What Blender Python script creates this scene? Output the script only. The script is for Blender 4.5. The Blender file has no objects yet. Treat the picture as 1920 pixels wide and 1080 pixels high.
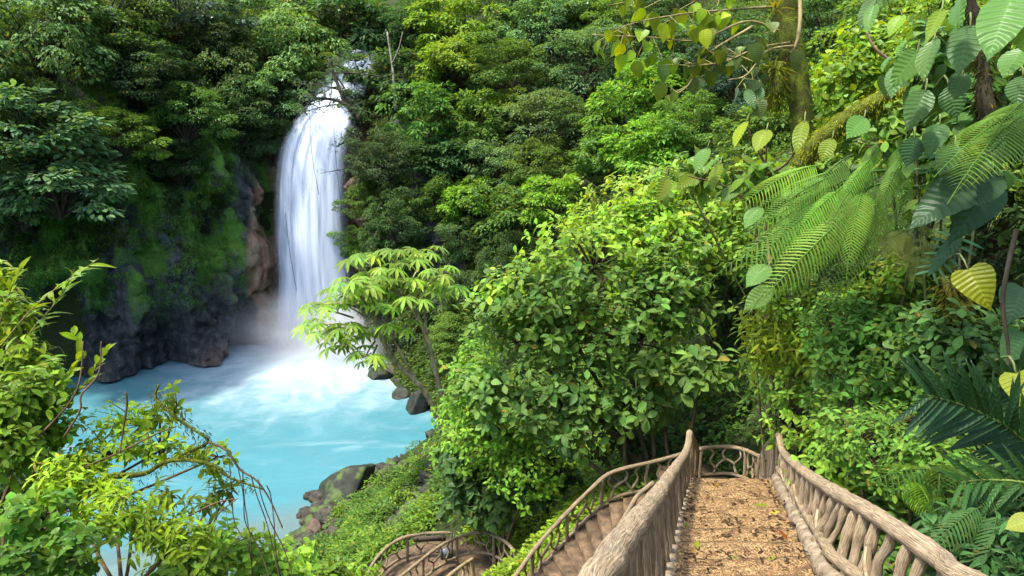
import bpy, math, random
import numpy as np
from mathutils import Vector, Matrix

R = math.radians
scene = bpy.context.scene
COL = scene.collection
rng = np.random.default_rng(11)
random.seed(5)

# ------------------------------------------------------------------ camera
PITCH = R(12.8)
CAMZ = 20.0
cam_d = bpy.data.cameras.new('camera')
cam = bpy.data.objects.new('camera', cam_d)
COL.objects.link(cam)
cam.location = (0, 0, CAMZ)
cam.rotation_euler = (R(90) - PITCH, 0, 0)
cam_d.sensor_width = 36.0
cam_d.lens = 24.0
cam_d.clip_start = 0.05
cam_d.clip_end = 3000
scene.camera = cam

# ------------------------------------------------------------------ light
SUN = Vector((-0.34, -0.16, 0.93)).normalized()
w = bpy.data.worlds.new('World')
scene.world = w
w.use_nodes = True
nt = w.node_tree
sky = nt.nodes.new('ShaderNodeTexSky')
sky.sky_type = 'NISHITA'
sky.sun_disc = False
sky.sun_elevation = math.asin(SUN.z)
sky.sun_rotation = math.atan2(SUN.x, SUN.y)
sky.dust_density = 2.5
sky.ozone_density = 1.0
bg = nt.nodes['Background']
nt.links.new(sky.outputs[0], bg.inputs[0])
bg.inputs[1].default_value = 0.15
sd = bpy.data.lights.new('sun', 'SUN')
sd.energy = 2.1
sd.angle = R(5.0)
sd.color = (1.0, 0.93, 0.80)
so = bpy.data.objects.new('sun', sd)
COL.objects.link(so)
so.rotation_euler = SUN.to_track_quat('Z', 'Y').to_euler()
vs = scene.view_settings
vs.view_transform = 'Standard'
vs.look = 'None'
vs.exposure = 2.0
vs.gamma = 1.0
vs.use_curve_mapping = False
cy = scene.cycles
cy.max_bounces = 7
cy.diffuse_bounces = 4
cy.glossy_bounces = 2
cy.transmission_bounces = 4
cy.transparent_max_bounces = 12
cy.volume_bounces = 1
cy.use_denoising = True
cy.caustics_reflective = False
cy.caustics_refractive = False
cy.sample_clamp_indirect = 6.0

# ------------------------------------------------------------------ helpers
cp, sp = math.cos(PITCH), math.sin(PITCH)
def P(px, py, d):
    """world point seen at source pixel (px, py) at depth d"""
    v = (py - 540) / 1280.0
    return np.array([(px - 960) / 1280.0 * d, d * (cp - v * sp), CAMZ - d * (sp + v * cp)])

def fade(t): return t * t * t * (t * (t * 6 - 15) + 10)
def _hash(i, j, k, seed):
    n = (i * 374761393 + j * 668265263 + k * 1442695041 + seed * 974634777) & 0xFFFFFFFF
    n = ((n ^ (n >> 13)) * 1274126177) & 0xFFFFFFFF
    n = (n ^ (n >> 16))
    return (n & 0xFFFFFF) / float(0xFFFFFF)
def vnoise(p, seed=0):
    p = np.asarray(p, float)
    i = np.floor(p).astype(np.int64); f = fade(p - i)
    x, y, z = i[..., 0], i[..., 1], i[..., 2]
    fx, fy, fz = f[..., 0], f[..., 1], f[..., 2]
    def h(a, b, c): return _hash(x + a, y + b, z + c, seed)
    l = lambda a, b, t: a + (b - a) * t
    return l(l(l(h(0,0,0), h(1,0,0), fx), l(h(0,1,0), h(1,1,0), fx), fy),
             l(l(h(0,0,1), h(1,0,1), fx), l(h(0,1,1), h(1,1,1), fx), fy), fz) * 2 - 1
def fbm(p, oct=4, seed=0):
    p = np.asarray(p, float); s = 0; a = 1.0; t = 0
    for o in range(oct):
        s = s + a * vnoise(p * (2 ** o), seed + o); t += a; a *= 0.5
    return s / t

def mk_mesh(name, V, F, mat=None, uv=None, smooth=True):
    V = np.ascontiguousarray(V, dtype=np.float32); F = np.ascontiguousarray(F, dtype=np.int32)
    me = bpy.data.meshes.new(name)
    n, k = F.shape
    me.vertices.add(len(V)); me.vertices.foreach_set('co', V.ravel())
    me.loops.add(n * k); me.loops.foreach_set('vertex_index', F.ravel())
    me.polygons.add(n)
    me.polygons.foreach_set('loop_start', np.arange(0, n * k, k, dtype=np.int32))
    if smooth: me.polygons.foreach_set('use_smooth', np.ones(n, dtype=bool))
    if uv is not None:
        l = me.uv_layers.new(name='UVMap')
        l.data.foreach_set('uv', np.ascontiguousarray(uv[F.ravel()], dtype=np.float32).ravel())
    me.update(calc_edges=True)
    if mat: me.materials.append(mat)
    return me

def tag(o, label=None, cat=None, group=None, kind=None):
    if label: o['label'] = label
    if cat: o['category'] = cat
    if group: o['group'] = group
    if kind: o['kind'] = kind
    return o
def link(name, data, parent=None, loc=None, color=None):
    o = bpy.data.objects.new(name, data)
    COL.objects.link(o)
    if parent is not None: o.parent = parent
    if loc is not None: o.location = loc
    if color is not None: o.color = (*color, 1)
    return o
def thing(name, label, cat, loc, group=None):
    o = bpy.data.objects.new(name, None)
    COL.objects.link(o); o.location = loc; o.empty_display_size = 0.2
    return tag(o, label, cat, group)
def part(root, name, V, F, mat, uv=None, color=None, smooth=True, kind=None, parent=None):
    """V in world coordinates; made local to the thing's Empty"""
    L = np.array(root.location)
    if parent is not None: L = L + np.array(parent.location)
    o = link(name, mk_mesh(name, np.asarray(V) - L, F, mat, uv, smooth), parent or root, color=color)
    if kind: o['kind'] = kind
    return o

class Geo:
    def __init__(s): s.V = []; s.F = []; s.n = 0
    def add(s, V, F):
        V = np.asarray(V, float); F = np.asarray(F, int)
        if F.shape[1] == 3: F = np.hstack([F, F[:, 2:3]])
        s.V.append(V); s.F.append(F + s.n); s.n += len(V)
        return s
    def get(s): return np.vstack(s.V), np.vstack(s.F)
def split_mesh(name, V, F, mat, smooth=True):
    """quads and degenerate quads (triangles)"""
    me = bpy.data.meshes.new(name)
    tri = F[:, 2] == F[:, 3]
    loops = []; starts = []; c = 0
    A = F[~tri]; B = F[tri][:, :3]
    loops = np.concatenate([A.ravel(), B.ravel()]).astype(np.int32)
    st = np.concatenate([np.arange(len(A)) * 4, len(A) * 4 + np.arange(len(B)) * 3]).astype(np.int32)
    me.vertices.add(len(V)); me.vertices.foreach_set('co', np.asarray(V, np.float32).ravel())
    me.loops.add(len(loops)); me.loops.foreach_set('vertex_index', loops)
    me.polygons.add(len(st)); me.polygons.foreach_set('loop_start', st)
    if smooth: me.polygons.foreach_set('use_smooth', np.ones(len(st), dtype=bool))
    me.update(calc_edges=True)
    if mat: me.materials.append(mat)
    return me
def gpart(root, name, geo, mat, color=None, smooth=True, kind=None, parent=None):
    V, F = geo.get()
    L = np.array(root.location)
    o = link(name, split_mesh(name, V - L, F, mat, smooth), parent or root, color=color)
    if kind: o['kind'] = kind
    return o

def spline(pts, n):
    """Catmull-Rom through pts, n samples evenly by chord"""
    pts = np.asarray(pts, float)
    if len(pts) == 2:
        t = np.linspace(0, 1, n)[:, None]; return pts[0] * (1 - t) + pts[1] * t
    p = np.vstack([2 * pts[0] - pts[1], pts, 2 * pts[-1] - pts[-2]])
    seg = np.linalg.norm(np.diff(pts, axis=0), axis=1); cum = np.r_[0, np.cumsum(seg)]
    s = np.linspace(0, cum[-1], n); i = np.clip(np.searchsorted(cum, s, side='right') - 1, 0, len(seg) - 1)
    t = ((s - cum[i]) / seg[i])[:, None]
    a, b, c, d = p[i], p[i + 1], p[i + 2], p[i + 3]
    return 0.5 * (2 * b + (c - a) * t + (2 * a - 5 * b + 4 * c - d) * t ** 2 + (3 * b - a - 3 * c + d) * t ** 3)

def tube(path, rad, segs=8, rough=0.0, freq=3.0, seed=0, caps=True):
    """returns V, F (quads, degenerate = tris) of a tube with an uneven skin"""
    path = np.asarray(path, float); n = len(path)
    rad = np.broadcast_to(np.asarray(rad, float), (n,)) if np.ndim(rad) == 0 else np.interp(np.linspace(0, 1, n), np.linspace(0, 1, len(rad)), rad)
    T = np.gradient(path, axis=0); T /= np.linalg.norm(T, axis=1)[:, None] + 1e-9
    u = np.cross(T[0], [0.3, 0.2, 1.0]); u /= np.linalg.norm(u) + 1e-9
    U = np.zeros_like(path)
    for k in range(n):
        u = u - T[k] * np.dot(u, T[k]); u /= np.linalg.norm(u) + 1e-9; U[k] = u
    W = np.cross(T, U)
    a = np.linspace(0, 2 * np.pi, segs, endpoint=False)
    D = U[:, None] * np.cos(a)[None, :, None] + W[:, None] * np.sin(a)[None, :, None]
    r = rad[:, None] * np.ones(segs)
    V = path[:, None] + D * r[..., None]
    if rough:
        nz = fbm(V * freq, 3, seed); V = V + D * (r * rough * nz)[..., None]
    V = V.reshape(-1, 3)
    i = np.arange(n - 1)[:, None] * segs; j = np.arange(segs)[None]; j2 = (j + 1) % segs
    F = np.stack([i + j, i + j2, i + segs + j2, i + segs + j], -1).reshape(-1, 4)
    if caps:
        c0, c1 = len(V), len(V) + 1
        V = np.vstack([V, path[0] - T[0] * rad[0] * .35, path[-1] + T[-1] * rad[-1] * .35])
        jj = np.arange(segs); jn = (jj + 1) % segs
        F = np.vstack([F, np.stack([jn, jj, np.full(segs, c0), np.full(segs, c0)], -1),
                       np.stack([(n - 1) * segs + jj, (n - 1) * segs + jn, np.full(segs, c1), np.full(segs, c1)], -1)])
    return V, F
def norm(a): return a / (np.linalg.norm(a, axis=-1, keepdims=True) + 1e-9)
def frames(d, nrm):
    y = norm(np.asarray(d, float)); x = norm(np.cross(y, nrm)); z = np.cross(x, y)
    return np.stack([x, y, z], -1)     # columns

# ------------------------------------------------------------------ leaf templates: x width, y length 0..1, z up
def leaf_t(prof, fold=.12, droop=.25, pleat=0.0, wave=0.0, cols=1, tip=True):
    """prof: half widths at even stations along the midrib, ends at a point"""
    n = len(prof); V = []; UV = []; F = []
    ts = np.linspace(0, 1, n)
    offs = [-1, 0, 1] if cols == 1 else [-1, -.5, 0, .5, 1]
    m = len(offs)
    for k, (t, wd) in enumerate(zip(ts, prof)):
        zc = -droop * t * t
        for o in offs:
            z = zc + fold * abs(o) * wd * 2 + (pleat * (1 if k % 2 else -1) * abs(o) if 0 < k < n - 1 else 0) + wave * math.sin(k * 1.7 + o) * abs(o)
            V.append((o * wd, t - (.06 * abs(o) if pleat else 0) * 1.0, z)); UV.append((o * .5 + .5, t))
    for k in range(n - 1):
        for c in range(m - 1):
            a = k * m + c
            F.append((a, a + 1, a + m + 1)); F.append((a, a + m + 1, a + m))
    return np.array(V), np.array(F), np.array(UV)
T_QUAD = (np.array([(0,0,0),(-.24,.45,.07),(0,1,-.12),(.24,.45,.07)]), np.array([(0,3,2),(0,2,1)]), np.array([(.5,0),(0,.5),(.5,1),(1,.5)]))
T_ELL = leaf_t([0.01, .19, .26, .2, 0.0], .12, .2)
T_OBO = leaf_t([0.01, .15, .25, .29, .22, 0.0], .14, .18)
T_LANCE = leaf_t([0.01, .10, .14, .12, .07, 0.0], .15, .35)
T_HEART = leaf_t([.16, .36, .38, .3, .16, 0.0], .1, .25)
T_RIB = leaf_t([.03, .13, .2, .245, .27, .285, .29, .285, .27, .245, .21, .165, .11, .05, 0.0], .1, .28, pleat=.012, cols=2)
T_RIBH = leaf_t([.22, .33, .38, .40, .40, .385, .36, .33, .295, .255, .21, .165, .11, .05, 0.0], .08, .3, pleat=.014, cols=2)
T_STRAP = leaf_t([.02, .035, .045, .045, .04, .03, .0], .5, .35)
def merge_t(parts):
    V = []; F = []; UV = []; n = 0
    for v, f, u in parts:
        V.append(v); F.append(f + n); UV.append(u); n += len(v)
    return np.vstack(V), np.vstack(F), np.vstack(UV)
def xf(t, M3, off, s=1.0):
    return (t[0] * s) @ np.asarray(M3).T + np.asarray(off), t[1], t[2]
def palmate_t(n=9, lob=None):
    lob = lob or leaf_t([.012, .06, .11, .13, .09, 0.0], .2, .35)
    ps = []
    for k in range(n):
        a = math.radians(-150 + 300 * k / (n - 1)); L = .52 + .1 * math.cos(a)
        d = np.array([[math.sin(a), math.cos(a), -.10]]); 
        Fm = frames(d, np.array([[0, 0, 1.0]]))[0]
        ps.append(xf(lob, Fm, (0, .42, 0), L))
    return merge_t(ps)
def split_t(n=7):
    """deeply cut leaf: midrib blade with finger lobes on both sides"""
    ps = [leaf_t([.03, .10, .12, .11, .10, .08, .05, 0], .1, .1)]
    lob = leaf_t([.05, .07, .075, .06, 0.0], .15, .25)
    for k in range(n):
        t = .08 + .78 * k / (n - 1)
        for s in (-1, 1):
            a = math.radians(100 - 62 * t) * s
            d = np.array([[math.sin(a), math.cos(a), -.1]])
            ps.append(xf(lob, frames(d, np.array([[0, 0, 1.0]]))[0], (0, t, -.1 * t * t), .42 * (1 - .35 * t)))
    return merge_t(ps)
def frond_t(n=26, plen=.26, pin=None, droop=.45, sag=.3):
    pin = pin or leaf_t([.06, .075, .05, 0.0], .2, .2)
    ps = []
    for k in range(n):
        t = .10 + .88 * k / (n - 1)
        L = plen * (math.sin(math.pi * min(1, (t * .92 + .16))) ** .7) + .015
        c = np.array([0, t, -droop * t * t])
        for s in (-1, 1):
            d = np.array([[s * 1.0, .30, -sag]])
            ps.append(xf(pin, frames(d, np.array([[0, .2, 1.0]]))[0], c, L))
    tt = np.linspace(0, 1, 9); path = np.stack([0 * tt, tt, -droop * tt * tt], -1)
    V, F = tube(path, [.009, .003], 4, caps=False)
    F = np.vstack([F[:, [0, 1, 2]], F[:, [0, 2, 3]]])
    ps.append((V, F, np.full((len(V), 2), .5)))
    return merge_t(ps)
T_PALM = palmate_t()
T_SPLIT = split_t()
T_FROND = frond_t(32, .22, leaf_t([.022, .036, .026, 0.0], .2, .25))
T_FROND2 = frond_t(20, .22, leaf_t([.05, .075, .06, .04, 0.0], .2, .25), .6, .5)

def inst(t, pos, Rm, s):
    pos = np.asarray(pos); s = np.asarray(s, float)
    if s.ndim == 0: s = np.full(len(pos), s)
    if s.ndim == 1: s = np.stack([s, s, s], -1)
    V = np.einsum('nij,nkj->nki', Rm, t[0][None] * s[:, None]) + pos[:, None]
    k = len(t[0]); N = len(pos)
    F = (t[1][None] + (np.arange(N) * k)[:, None, None]).reshape(-1, 3)
    UV = np.broadcast_to(t[2][None], (N, k, 2)).reshape(-1, 2)
    return V.reshape(-1, 3), F, UV

# ------------------------------------------------------------------ materials
def newmat(name):
    m = bpy.data.materials.new(name); m.use_nodes = True
    nt = m.node_tree; nt.nodes.clear()
    out = nt.nodes.new('ShaderNodeOutputMaterial')
    return m, nt, out
class NB:
    """tiny node builder"""
    def __init__(s, nt): s.nt = nt
    def n(s, typ, **kw):
        nd = s.nt.nodes.new(typ)
        for k, v in kw.items():
            if k.startswith('i_'):
                key = k[2:]; key = int(key) if key.isdigit() else key
                s.set(nd.inputs[key], v)
            else: setattr(nd, k, v)
        return nd
    def set(s, sock, v):
        if isinstance(v, bpy.types.NodeSocket): s.nt.links.new(v, sock)
        else: sock.default_value = v
    def math(s, op, a, b=0.0, clamp=False):
        nd = s.nt.nodes.new('ShaderNodeMath'); nd.operation = op; nd.use_clamp = clamp
        s.set(nd.inputs[0], a); s.set(nd.inputs[1], b); return nd.outputs[0]
    def mix(s, f, a, b, blend='MIX'):
        nd = s.nt.nodes.new('ShaderNodeMix'); nd.data_type = 'RGBA'; nd.blend_type = blend
        s.set(nd.inputs[0], f)
        for i, v in ((6, a), (7, b)):
            if isinstance(v, (tuple, list)) and len(v) == 3: v = (*v, 1)
            s.set(nd.inputs[i], v)
        return nd.outputs[2]
    def noise(s, vec, scale, detail=4, rough=.55, dist=0.0):
        nd = s.n('ShaderNodeTexNoise'); nd.inputs['Scale'].default_value = scale
        nd.inputs['Detail'].default_value = detail; nd.inputs['Roughness'].default_value = rough
        nd.inputs['Distortion'].default_value = dist
        if vec is not None: s.nt.links.new(vec, nd.inputs['Vector'])
        return nd.outputs[0]
    def ramp(s, f, stops):
        nd = s.n('ShaderNodeValToRGB'); cr = nd.color_ramp
        while len(cr.elements) < len(stops): cr.elements.new(.5)
        for e, (p, c) in zip(cr.elements, stops):
            e.position = p; e.color = (*c, 1) if len(c) == 3 else c
        s.set(nd.inputs[0], f); return nd.outputs[0]
    def step(s, v, a, b):
        nd = s.n('ShaderNodeMapRange'); nd.interpolation_type = 'SMOOTHSTEP'
        s.set(nd.inputs[0], v); nd.inputs[1].default_value = a; nd.inputs[2].default_value = b
        return nd.outputs[0]
    def mapping(s, vec, scale=(1, 1, 1), loc=(0, 0, 0), rot=(0, 0, 0)):
        nd = s.n('ShaderNodeMapping'); nd.inputs['Scale'].default_value = scale
        nd.inputs['Location'].default_value = loc; nd.inputs['Rotation'].default_value = rot
        s.nt.links.new(vec, nd.inputs['Vector']); return nd.outputs[0]

def leaf_material(name, veins=0.0, rough=.42, transl=.40, spec=.28, vary=.8):
    m, nt, out = newmat(name); b = NB(nt)
    oi = b.n('ShaderNodeObjectInfo'); ge = b.n('ShaderNodeNewGeometry')
    isl = ge.outputs['Random Per Island']
    hsv = b.n('ShaderNodeHueSaturation')
    r2 = b.math('FRACT', b.math('MULTIPLY', isl, 17.31))
    big = b.noise(ge.outputs['Position'], .55, 2)
    hue = b.math('ADD', b.math('ADD', .485, b.math('MULTIPLY', isl, .04)), b.math('MULTIPLY', b.math('SUBTRACT', oi.outputs['Random'], .5), .02))
    val = b.math('ADD', b.math('MULTIPLY', b.math('POWER', r2, 1.6), vary), b.math('ADD', .35 + (.8 - vary) * .45, b.math('MULTIPLY', big, .6)))
    val = b.math('MULTIPLY', val, b.math('ADD', .8, b.math('MULTIPLY', oi.outputs['Random'], .4)))
    nt.links.new(hue, hsv.inputs['Hue']); nt.links.new(val, hsv.inputs['Value'])
    hsv.inputs['Saturation'].default_value = 1.0
    nt.links.new(oi.outputs['Color'], hsv.inputs['Color'])
    col = hsv.outputs[0]
    # a few leaves have yellowed or browned
    sick = b.step(b.math('FRACT', b.math('MULTIPLY', isl, 91.7)), .982, .99)
    col = b.mix(b.math('MULTIPLY', sick, .7), col, (.30, .20, .03))
    bump = None
    if veins:
        uv = b.n('ShaderNodeUVMap')
        sx = b.n('ShaderNodeSeparateXYZ'); nt.links.new(uv.outputs[0], sx.inputs[0])
        du = b.math('ABSOLUTE', b.math('SUBTRACT', sx.outputs[0], .5))
        mid = b.math('SUBTRACT', 1.0, b.step(du, .01, .045))
        ph = b.math('MULTIPLY', b.math('SUBTRACT', sx.outputs[1], b.math('MULTIPLY', du, .35)), 62.0)
        rib = b.step(b.math('SINE', ph), .8, 1.0)
        vein = b.math('MULTIPLY', b.math('MAXIMUM', mid, b.math('MULTIPLY', rib, .55)), veins)
        col = b.mix(vein, col, b.mix(1.0, col, (1.9, 1.7, 2.2), 'MULTIPLY'))
        bn = b.n('ShaderNodeBump'); bn.inputs['Strength'].default_value = .35; bn.inputs['Distance'].default_value = .01
        nt.links.new(b.math('SINE', ph), bn.inputs['Height']); bump = bn.outputs[0]
    spot = b.noise(ge.outputs['Position'], 24, 3)
    col = b.mix(b.math('MULTIPLY', b.step(spot, .62, .75), .35), col, (.06, .05, .02))
    tcol = b.mix(1.0, col, (2.1, 1.75, .55), 'MULTIPLY')
    d = b.n('ShaderNodeBsdfDiffuse'); nt.links.new(col, d.inputs[0])
    t = b.n('ShaderNodeBsdfTranslucent'); nt.links.new(tcol, t.inputs[0])
    g = b.n('ShaderNodeBsdfGlossy'); g.inputs['Roughness'].default_value = rough; g.inputs[0].default_value = (.9, 1, .95, 1)
    m1 = b.n('ShaderNodeMixShader'); m1.inputs[0].default_value = transl
    nt.links.new(d.outputs[0], m1.inputs[1]); nt.links.new(t.outputs[0], m1.inputs[2])
    fr = b.n('ShaderNodeFresnel'); fr.inputs[0].default_value = 1.4
    m2 = b.n('ShaderNodeMixShader'); nt.links.new(b.math('MULTIPLY', fr.outputs[0], spec), m2.inputs[0])
    nt.links.new(m1.outputs[0], m2.inputs[1]); nt.links.new(g.outputs[0], m2.inputs[2])
    if bump is not None:
        for s_ in (d, g): nt.links.new(bump, s_.inputs['Normal'])
    nt.links.new(m2.outputs[0], out.inputs[0])
    return m
M_LEAF = leaf_material('leaf', 0, .45)
M_LEAFN = leaf_material('leaf_veined', .35, .36)
M_FUZZ = leaf_material('moss_strands', 0, .9, .3, 0.0)
M_FERN = leaf_material('fern_leaf', 0, .5, .4, .2, .25)
M_RIB = leaf_material('leaf_ribbed', .3, .33, .32)

def surf(name, fn, rough=.85, spec=.3):
    """fn(b, position) -> colour, height"""
    m, nt, out = newmat(name); b = NB(nt)
    ge = b.n('ShaderNodeNewGeometry'); tc = b.n('ShaderNodeTexCoord')
    c, h, dist = fn(b, ge, tc)
    p = b.n('ShaderNodeBsdfPrincipled'); b.set(p.inputs['Base Color'], c)
    b.set(p.inputs['Roughness'], rough); p.inputs['Specular IOR Level'].default_value = spec
    if h is not None:
        bn = b.n('ShaderNodeBump'); bn.inputs['Strength'].default_value = .9; bn.inputs['Distance'].default_value = dist
        nt.links.new(h, bn.inputs['Height']); nt.links.new(bn.outputs[0], p.inputs['Normal'])
    nt.links.new(p.outputs[0], out.inputs[0])
    return m

def f_rock(b, ge, tc):
    pos = ge.outputs['Position']
    n1 = b.noise(pos, .35, 5); n2 = b.noise(pos, 1.6, 6, .65); n3 = b.noise(pos, 7, 4, .7)
    st = b.noise(b.mapping(pos, (1.1, 1.1, .12)), 1.3, 4, .6)
    col = b.ramp(n2, [(.3, (.012, .013, .016)), (.5, (.04, .042, .045)), (.72, (.13, .125, .12))])
    col = b.mix(b.math('MULTIPLY', b.step(st, .5, .68), .55), col, (.12, .12, .12))
    sx = b.n('ShaderNodeSeparateXYZ'); nt_ = b.nt; nt_.links.new(pos, sx.inputs[0])
    x, z = sx.outputs[0], sx.outputs[2]
    # iron-stained rock beside the fall and along the splash line
    near = b.math('SUBTRACT', 1.0, b.step(b.math('ABSOLUTE', b.math('ADD', x, 18.0)), 5.4, 7.8))
    nb = b.math('ADD', near, b.math('MULTIPLY', b.math('SUBTRACT', n1, .5), .9))
    low = b.math('MULTIPLY', b.math('MULTIPLY', b.math('SUBTRACT', 1.0, b.step(z, .3, 2.4)), b.step(x, -30, -23)), b.math('SUBTRACT', 1.0, b.step(x, -15, -12)))
    br = b.math('MAXIMUM', b.step(nb, .55, .9), b.math('MULTIPLY', low, .55))
    brown = b.mix(b.step(st, .35, .7), (.20, .10, .055), (.36, .23, .16))
    col = b.mix(b.math('MULTIPLY', br, .9), col, brown)
    # moss
    mz = b.math('MULTIPLY', b.step(z, 3.0, 9.0), b.math('SUBTRACT', 1.0, b.math('MULTIPLY', br, .85)))
    ms = b.math('MULTIPLY', b.step(b.math('ADD', b.noise(b.mapping(pos, (1, 1, .45)), .30, 5, .6), b.math('MULTIPLY', b.math('SUBTRACT', n3, .5), .25)), .44, .56), mz)
    mcol = b.mix(n3, (.04, .11, .012), (.16, .34, .03))
    col = b.mix(ms, col, mcol)
    h = b.math('ADD', b.math('MULTIPLY', n2, .8), b.math('MULTIPLY', n3, .35))
    return col, h, .8
M_CLIFF = surf('cliff_rock', f_rock, .55, .4)

def f_soil(b, ge, tc):
    pos = ge.outputs['Position']
    n = b.noise(pos, .8, 6, .6); n3 = b.noise(pos, 9, 4)
    col = b.ramp(n, [(.3, (.02, .028, .010)), (.55, (.035, .05, .015)), (.75, (.06, .05, .03))])
    return b.mix(b.math('MULTIPLY', n3, .5), col, (.02, .035, .01)), b.math('ADD', n, n3), .1
M_SOIL = surf('forest_soil', f_soil, .95, .1)

def f_boulder(b, ge, tc):
    pos = ge.outputs['Position']; oi = b.n('ShaderNodeObjectInfo')
    n = b.noise(pos, 2.2, 6, .65); n3 = b.noise(pos, 14, 4, .7)
    col = b.mix(1.0, b.ramp(n, [(.3, (.35, .35, .35)), (.7, (1.5, 1.5, 1.5))]), oi.outputs['Color'], 'MULTIPLY')
    sx = b.n('ShaderNodeSeparateXYZ'); b.nt.links.new(ge.outputs['Normal'], sx.inputs[0])
    ms = b.math('MULTIPLY', b.step(sx.outputs[2], .2, .8), b.step(b.noise(pos, 1.1, 4), .47, .6))
    ms = b.math('MULTIPLY', ms, oi.outputs['Alpha'])
    col = b.mix(ms, col, b.mix(n3, (.02, .045, .01), (.09, .14, .025)))
    return col, b.math('ADD', b.math('MULTIPLY', n, .5), b.math('MULTIPLY', n3, .3)), .08
M_BOULD = surf('boulder_rock', f_boulder, .7, .3)

def f_rail(b, ge, tc):
    pos = ge.outputs['Position']; oi = b.n('ShaderNodeObjectInfo')
    ob = tc.outputs['Generated']
    uv = b.n('ShaderNodeUVMap').outputs[0]
    n = b.noise(pos, 2.5, 5); n2 = b.noise(pos, 28, 4, .7)
    g = b.noise(b.mapping(uv, (7, 1.6, 1)), 4.0, 5, .65, .8)
    col = b.ramp(g, [(.3, (.07, .048, .028)), (.46, (.33, .245, .145)), (.62, (.60, .465, .29))])
    col = b.mix(b.math('MULTIPLY', b.step(n, .5, .68), .32), col, (.15, .14, .12))
    col = b.mix(b.math('MULTIPLY', b.step(n2, .58, .7), .35), col, (.07, .06, .04))
    sx = b.n('ShaderNodeSeparateXYZ'); b.nt.links.new(ge.outputs['Normal'], sx.inputs[0])
    ms = b.math('MULTIPLY', b.step(b.noise(pos, 1.7, 4), .55, .68), .35)
    col = b.mix(ms, col, (.09, .10, .045))
    col = b.mix(1.0, col, oi.outputs['Color'], 'MULTIPLY')
    return col, b.math('ADD', b.math('MULTIPLY', g, 1.0), b.math('MULTIPLY', n2, .35)), .05
M_RAIL = surf('carved_concrete_wood', f_rail, .85, .2)

def f_bark(b, ge, tc):
    pos = ge.outputs['Position']; oi = b.n('ShaderNodeObjectInfo')
    n = b.noise(b.mapping(pos, (1, 1, .35)), 6, 5, .65); n2 = b.noise(pos, 30, 3)
    col = b.mix(1.0, b.ramp(n, [(.3, (.35, .33, .3)), (.7, (1.5, 1.45, 1.4))]), oi.outputs['Color'], 'MULTIPLY')
    return col, b.math('ADD', n, b.math('MULTIPLY', n2, .3)), .02
M_BARK = surf('bark', f_bark, .9, .15)
def f_moss(b, ge, tc):
    pos = ge.outputs['Position']
    n = b.noise(pos, 3.5, 5, .65); n2 = b.noise(pos, 45, 3)
    col = b.ramp(n, [(.32, (.06, .04, .02)), (.45, (.06, .075, .015)), (.6, (.13, .16, .02)), (.75, (.06, .10, .02))])
    col = b.mix(b.math('MULTIPLY', n2, .4), col, (.05, .05, .01))
    return col, b.math('ADD', n, n2), .03
M_MOSS = surf('mossy_bark', f_moss, .95, .05)

def f_tread(b, ge, tc):
    pos = ge.outputs['Position']
    n = b.noise(pos, 1.7, 5, .6); n2 = b.noise(b.mapping(pos, (.8, 1.5, 1)), 5.5, 5, .68, .5)
    vo = b.n('ShaderNodeTexVoronoi'); vo.inputs['Scale'].default_value = 62; b.nt.links.new(pos, vo.inputs['Vector'])
    peb = b.n('ShaderNodeSeparateColor'); b.nt.links.new(vo.outputs['Color'], peb.inputs[0])
    col = b.ramp(peb.outputs[0], [(0, (.09, .05, .024)), (.35, (.19, .115, .05)), (.75, (.29, .185, .08)), (1, (.40, .28, .14))])
    col = b.mix(b.math('MULTIPLY', b.step(n2, .52, .62), .7), col, (.085, .045, .025))
    col = b.mix(b.math('MULTIPLY', b.step(n, .52, .7), .3), col, (.20, .115, .05))
    return col, b.math('SUBTRACT', 0.0, vo.outputs['Distance']), .02
M_TREAD = surf('pebbled_tread', f_tread, .9, .15)
def f_kerb(b, ge, tc):
    pos = ge.outputs['Position']
    n = b.noise(pos, 5, 6, .7); n2 = b.noise(pos, 30, 4)
    col = b.ramp(n, [(.3, (.06, .045, .03)), (.5, (.22, .17, .11)), (.72, (.42, .35, .26))])
    return b.mix(b.math('MULTIPLY', n2, .3), col, (.1, .08, .05)), b.math('ADD', n, n2), .02
M_KERB = surf('mortar_kerb', f_kerb, .9, .15)
def f_path(b, ge, tc):
    pos = ge.outputs['Position']
    n = b.noise(pos, 3.4, 6, .7); n2 = b.noise(pos, 18, 4, .7)
    col = b.ramp(n, [(.32, (.03, .02, .012)), (.5, (.12, .078, .042)), (.68, (.26, .175, .095))])
    return b.mix(b.math('MULTIPLY', n2, .45), col, (.05, .035, .025)), b.math('ADD', n, n2), .04
M_PATH = surf('worn_brown_stone', f_path, .8, .3)

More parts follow.
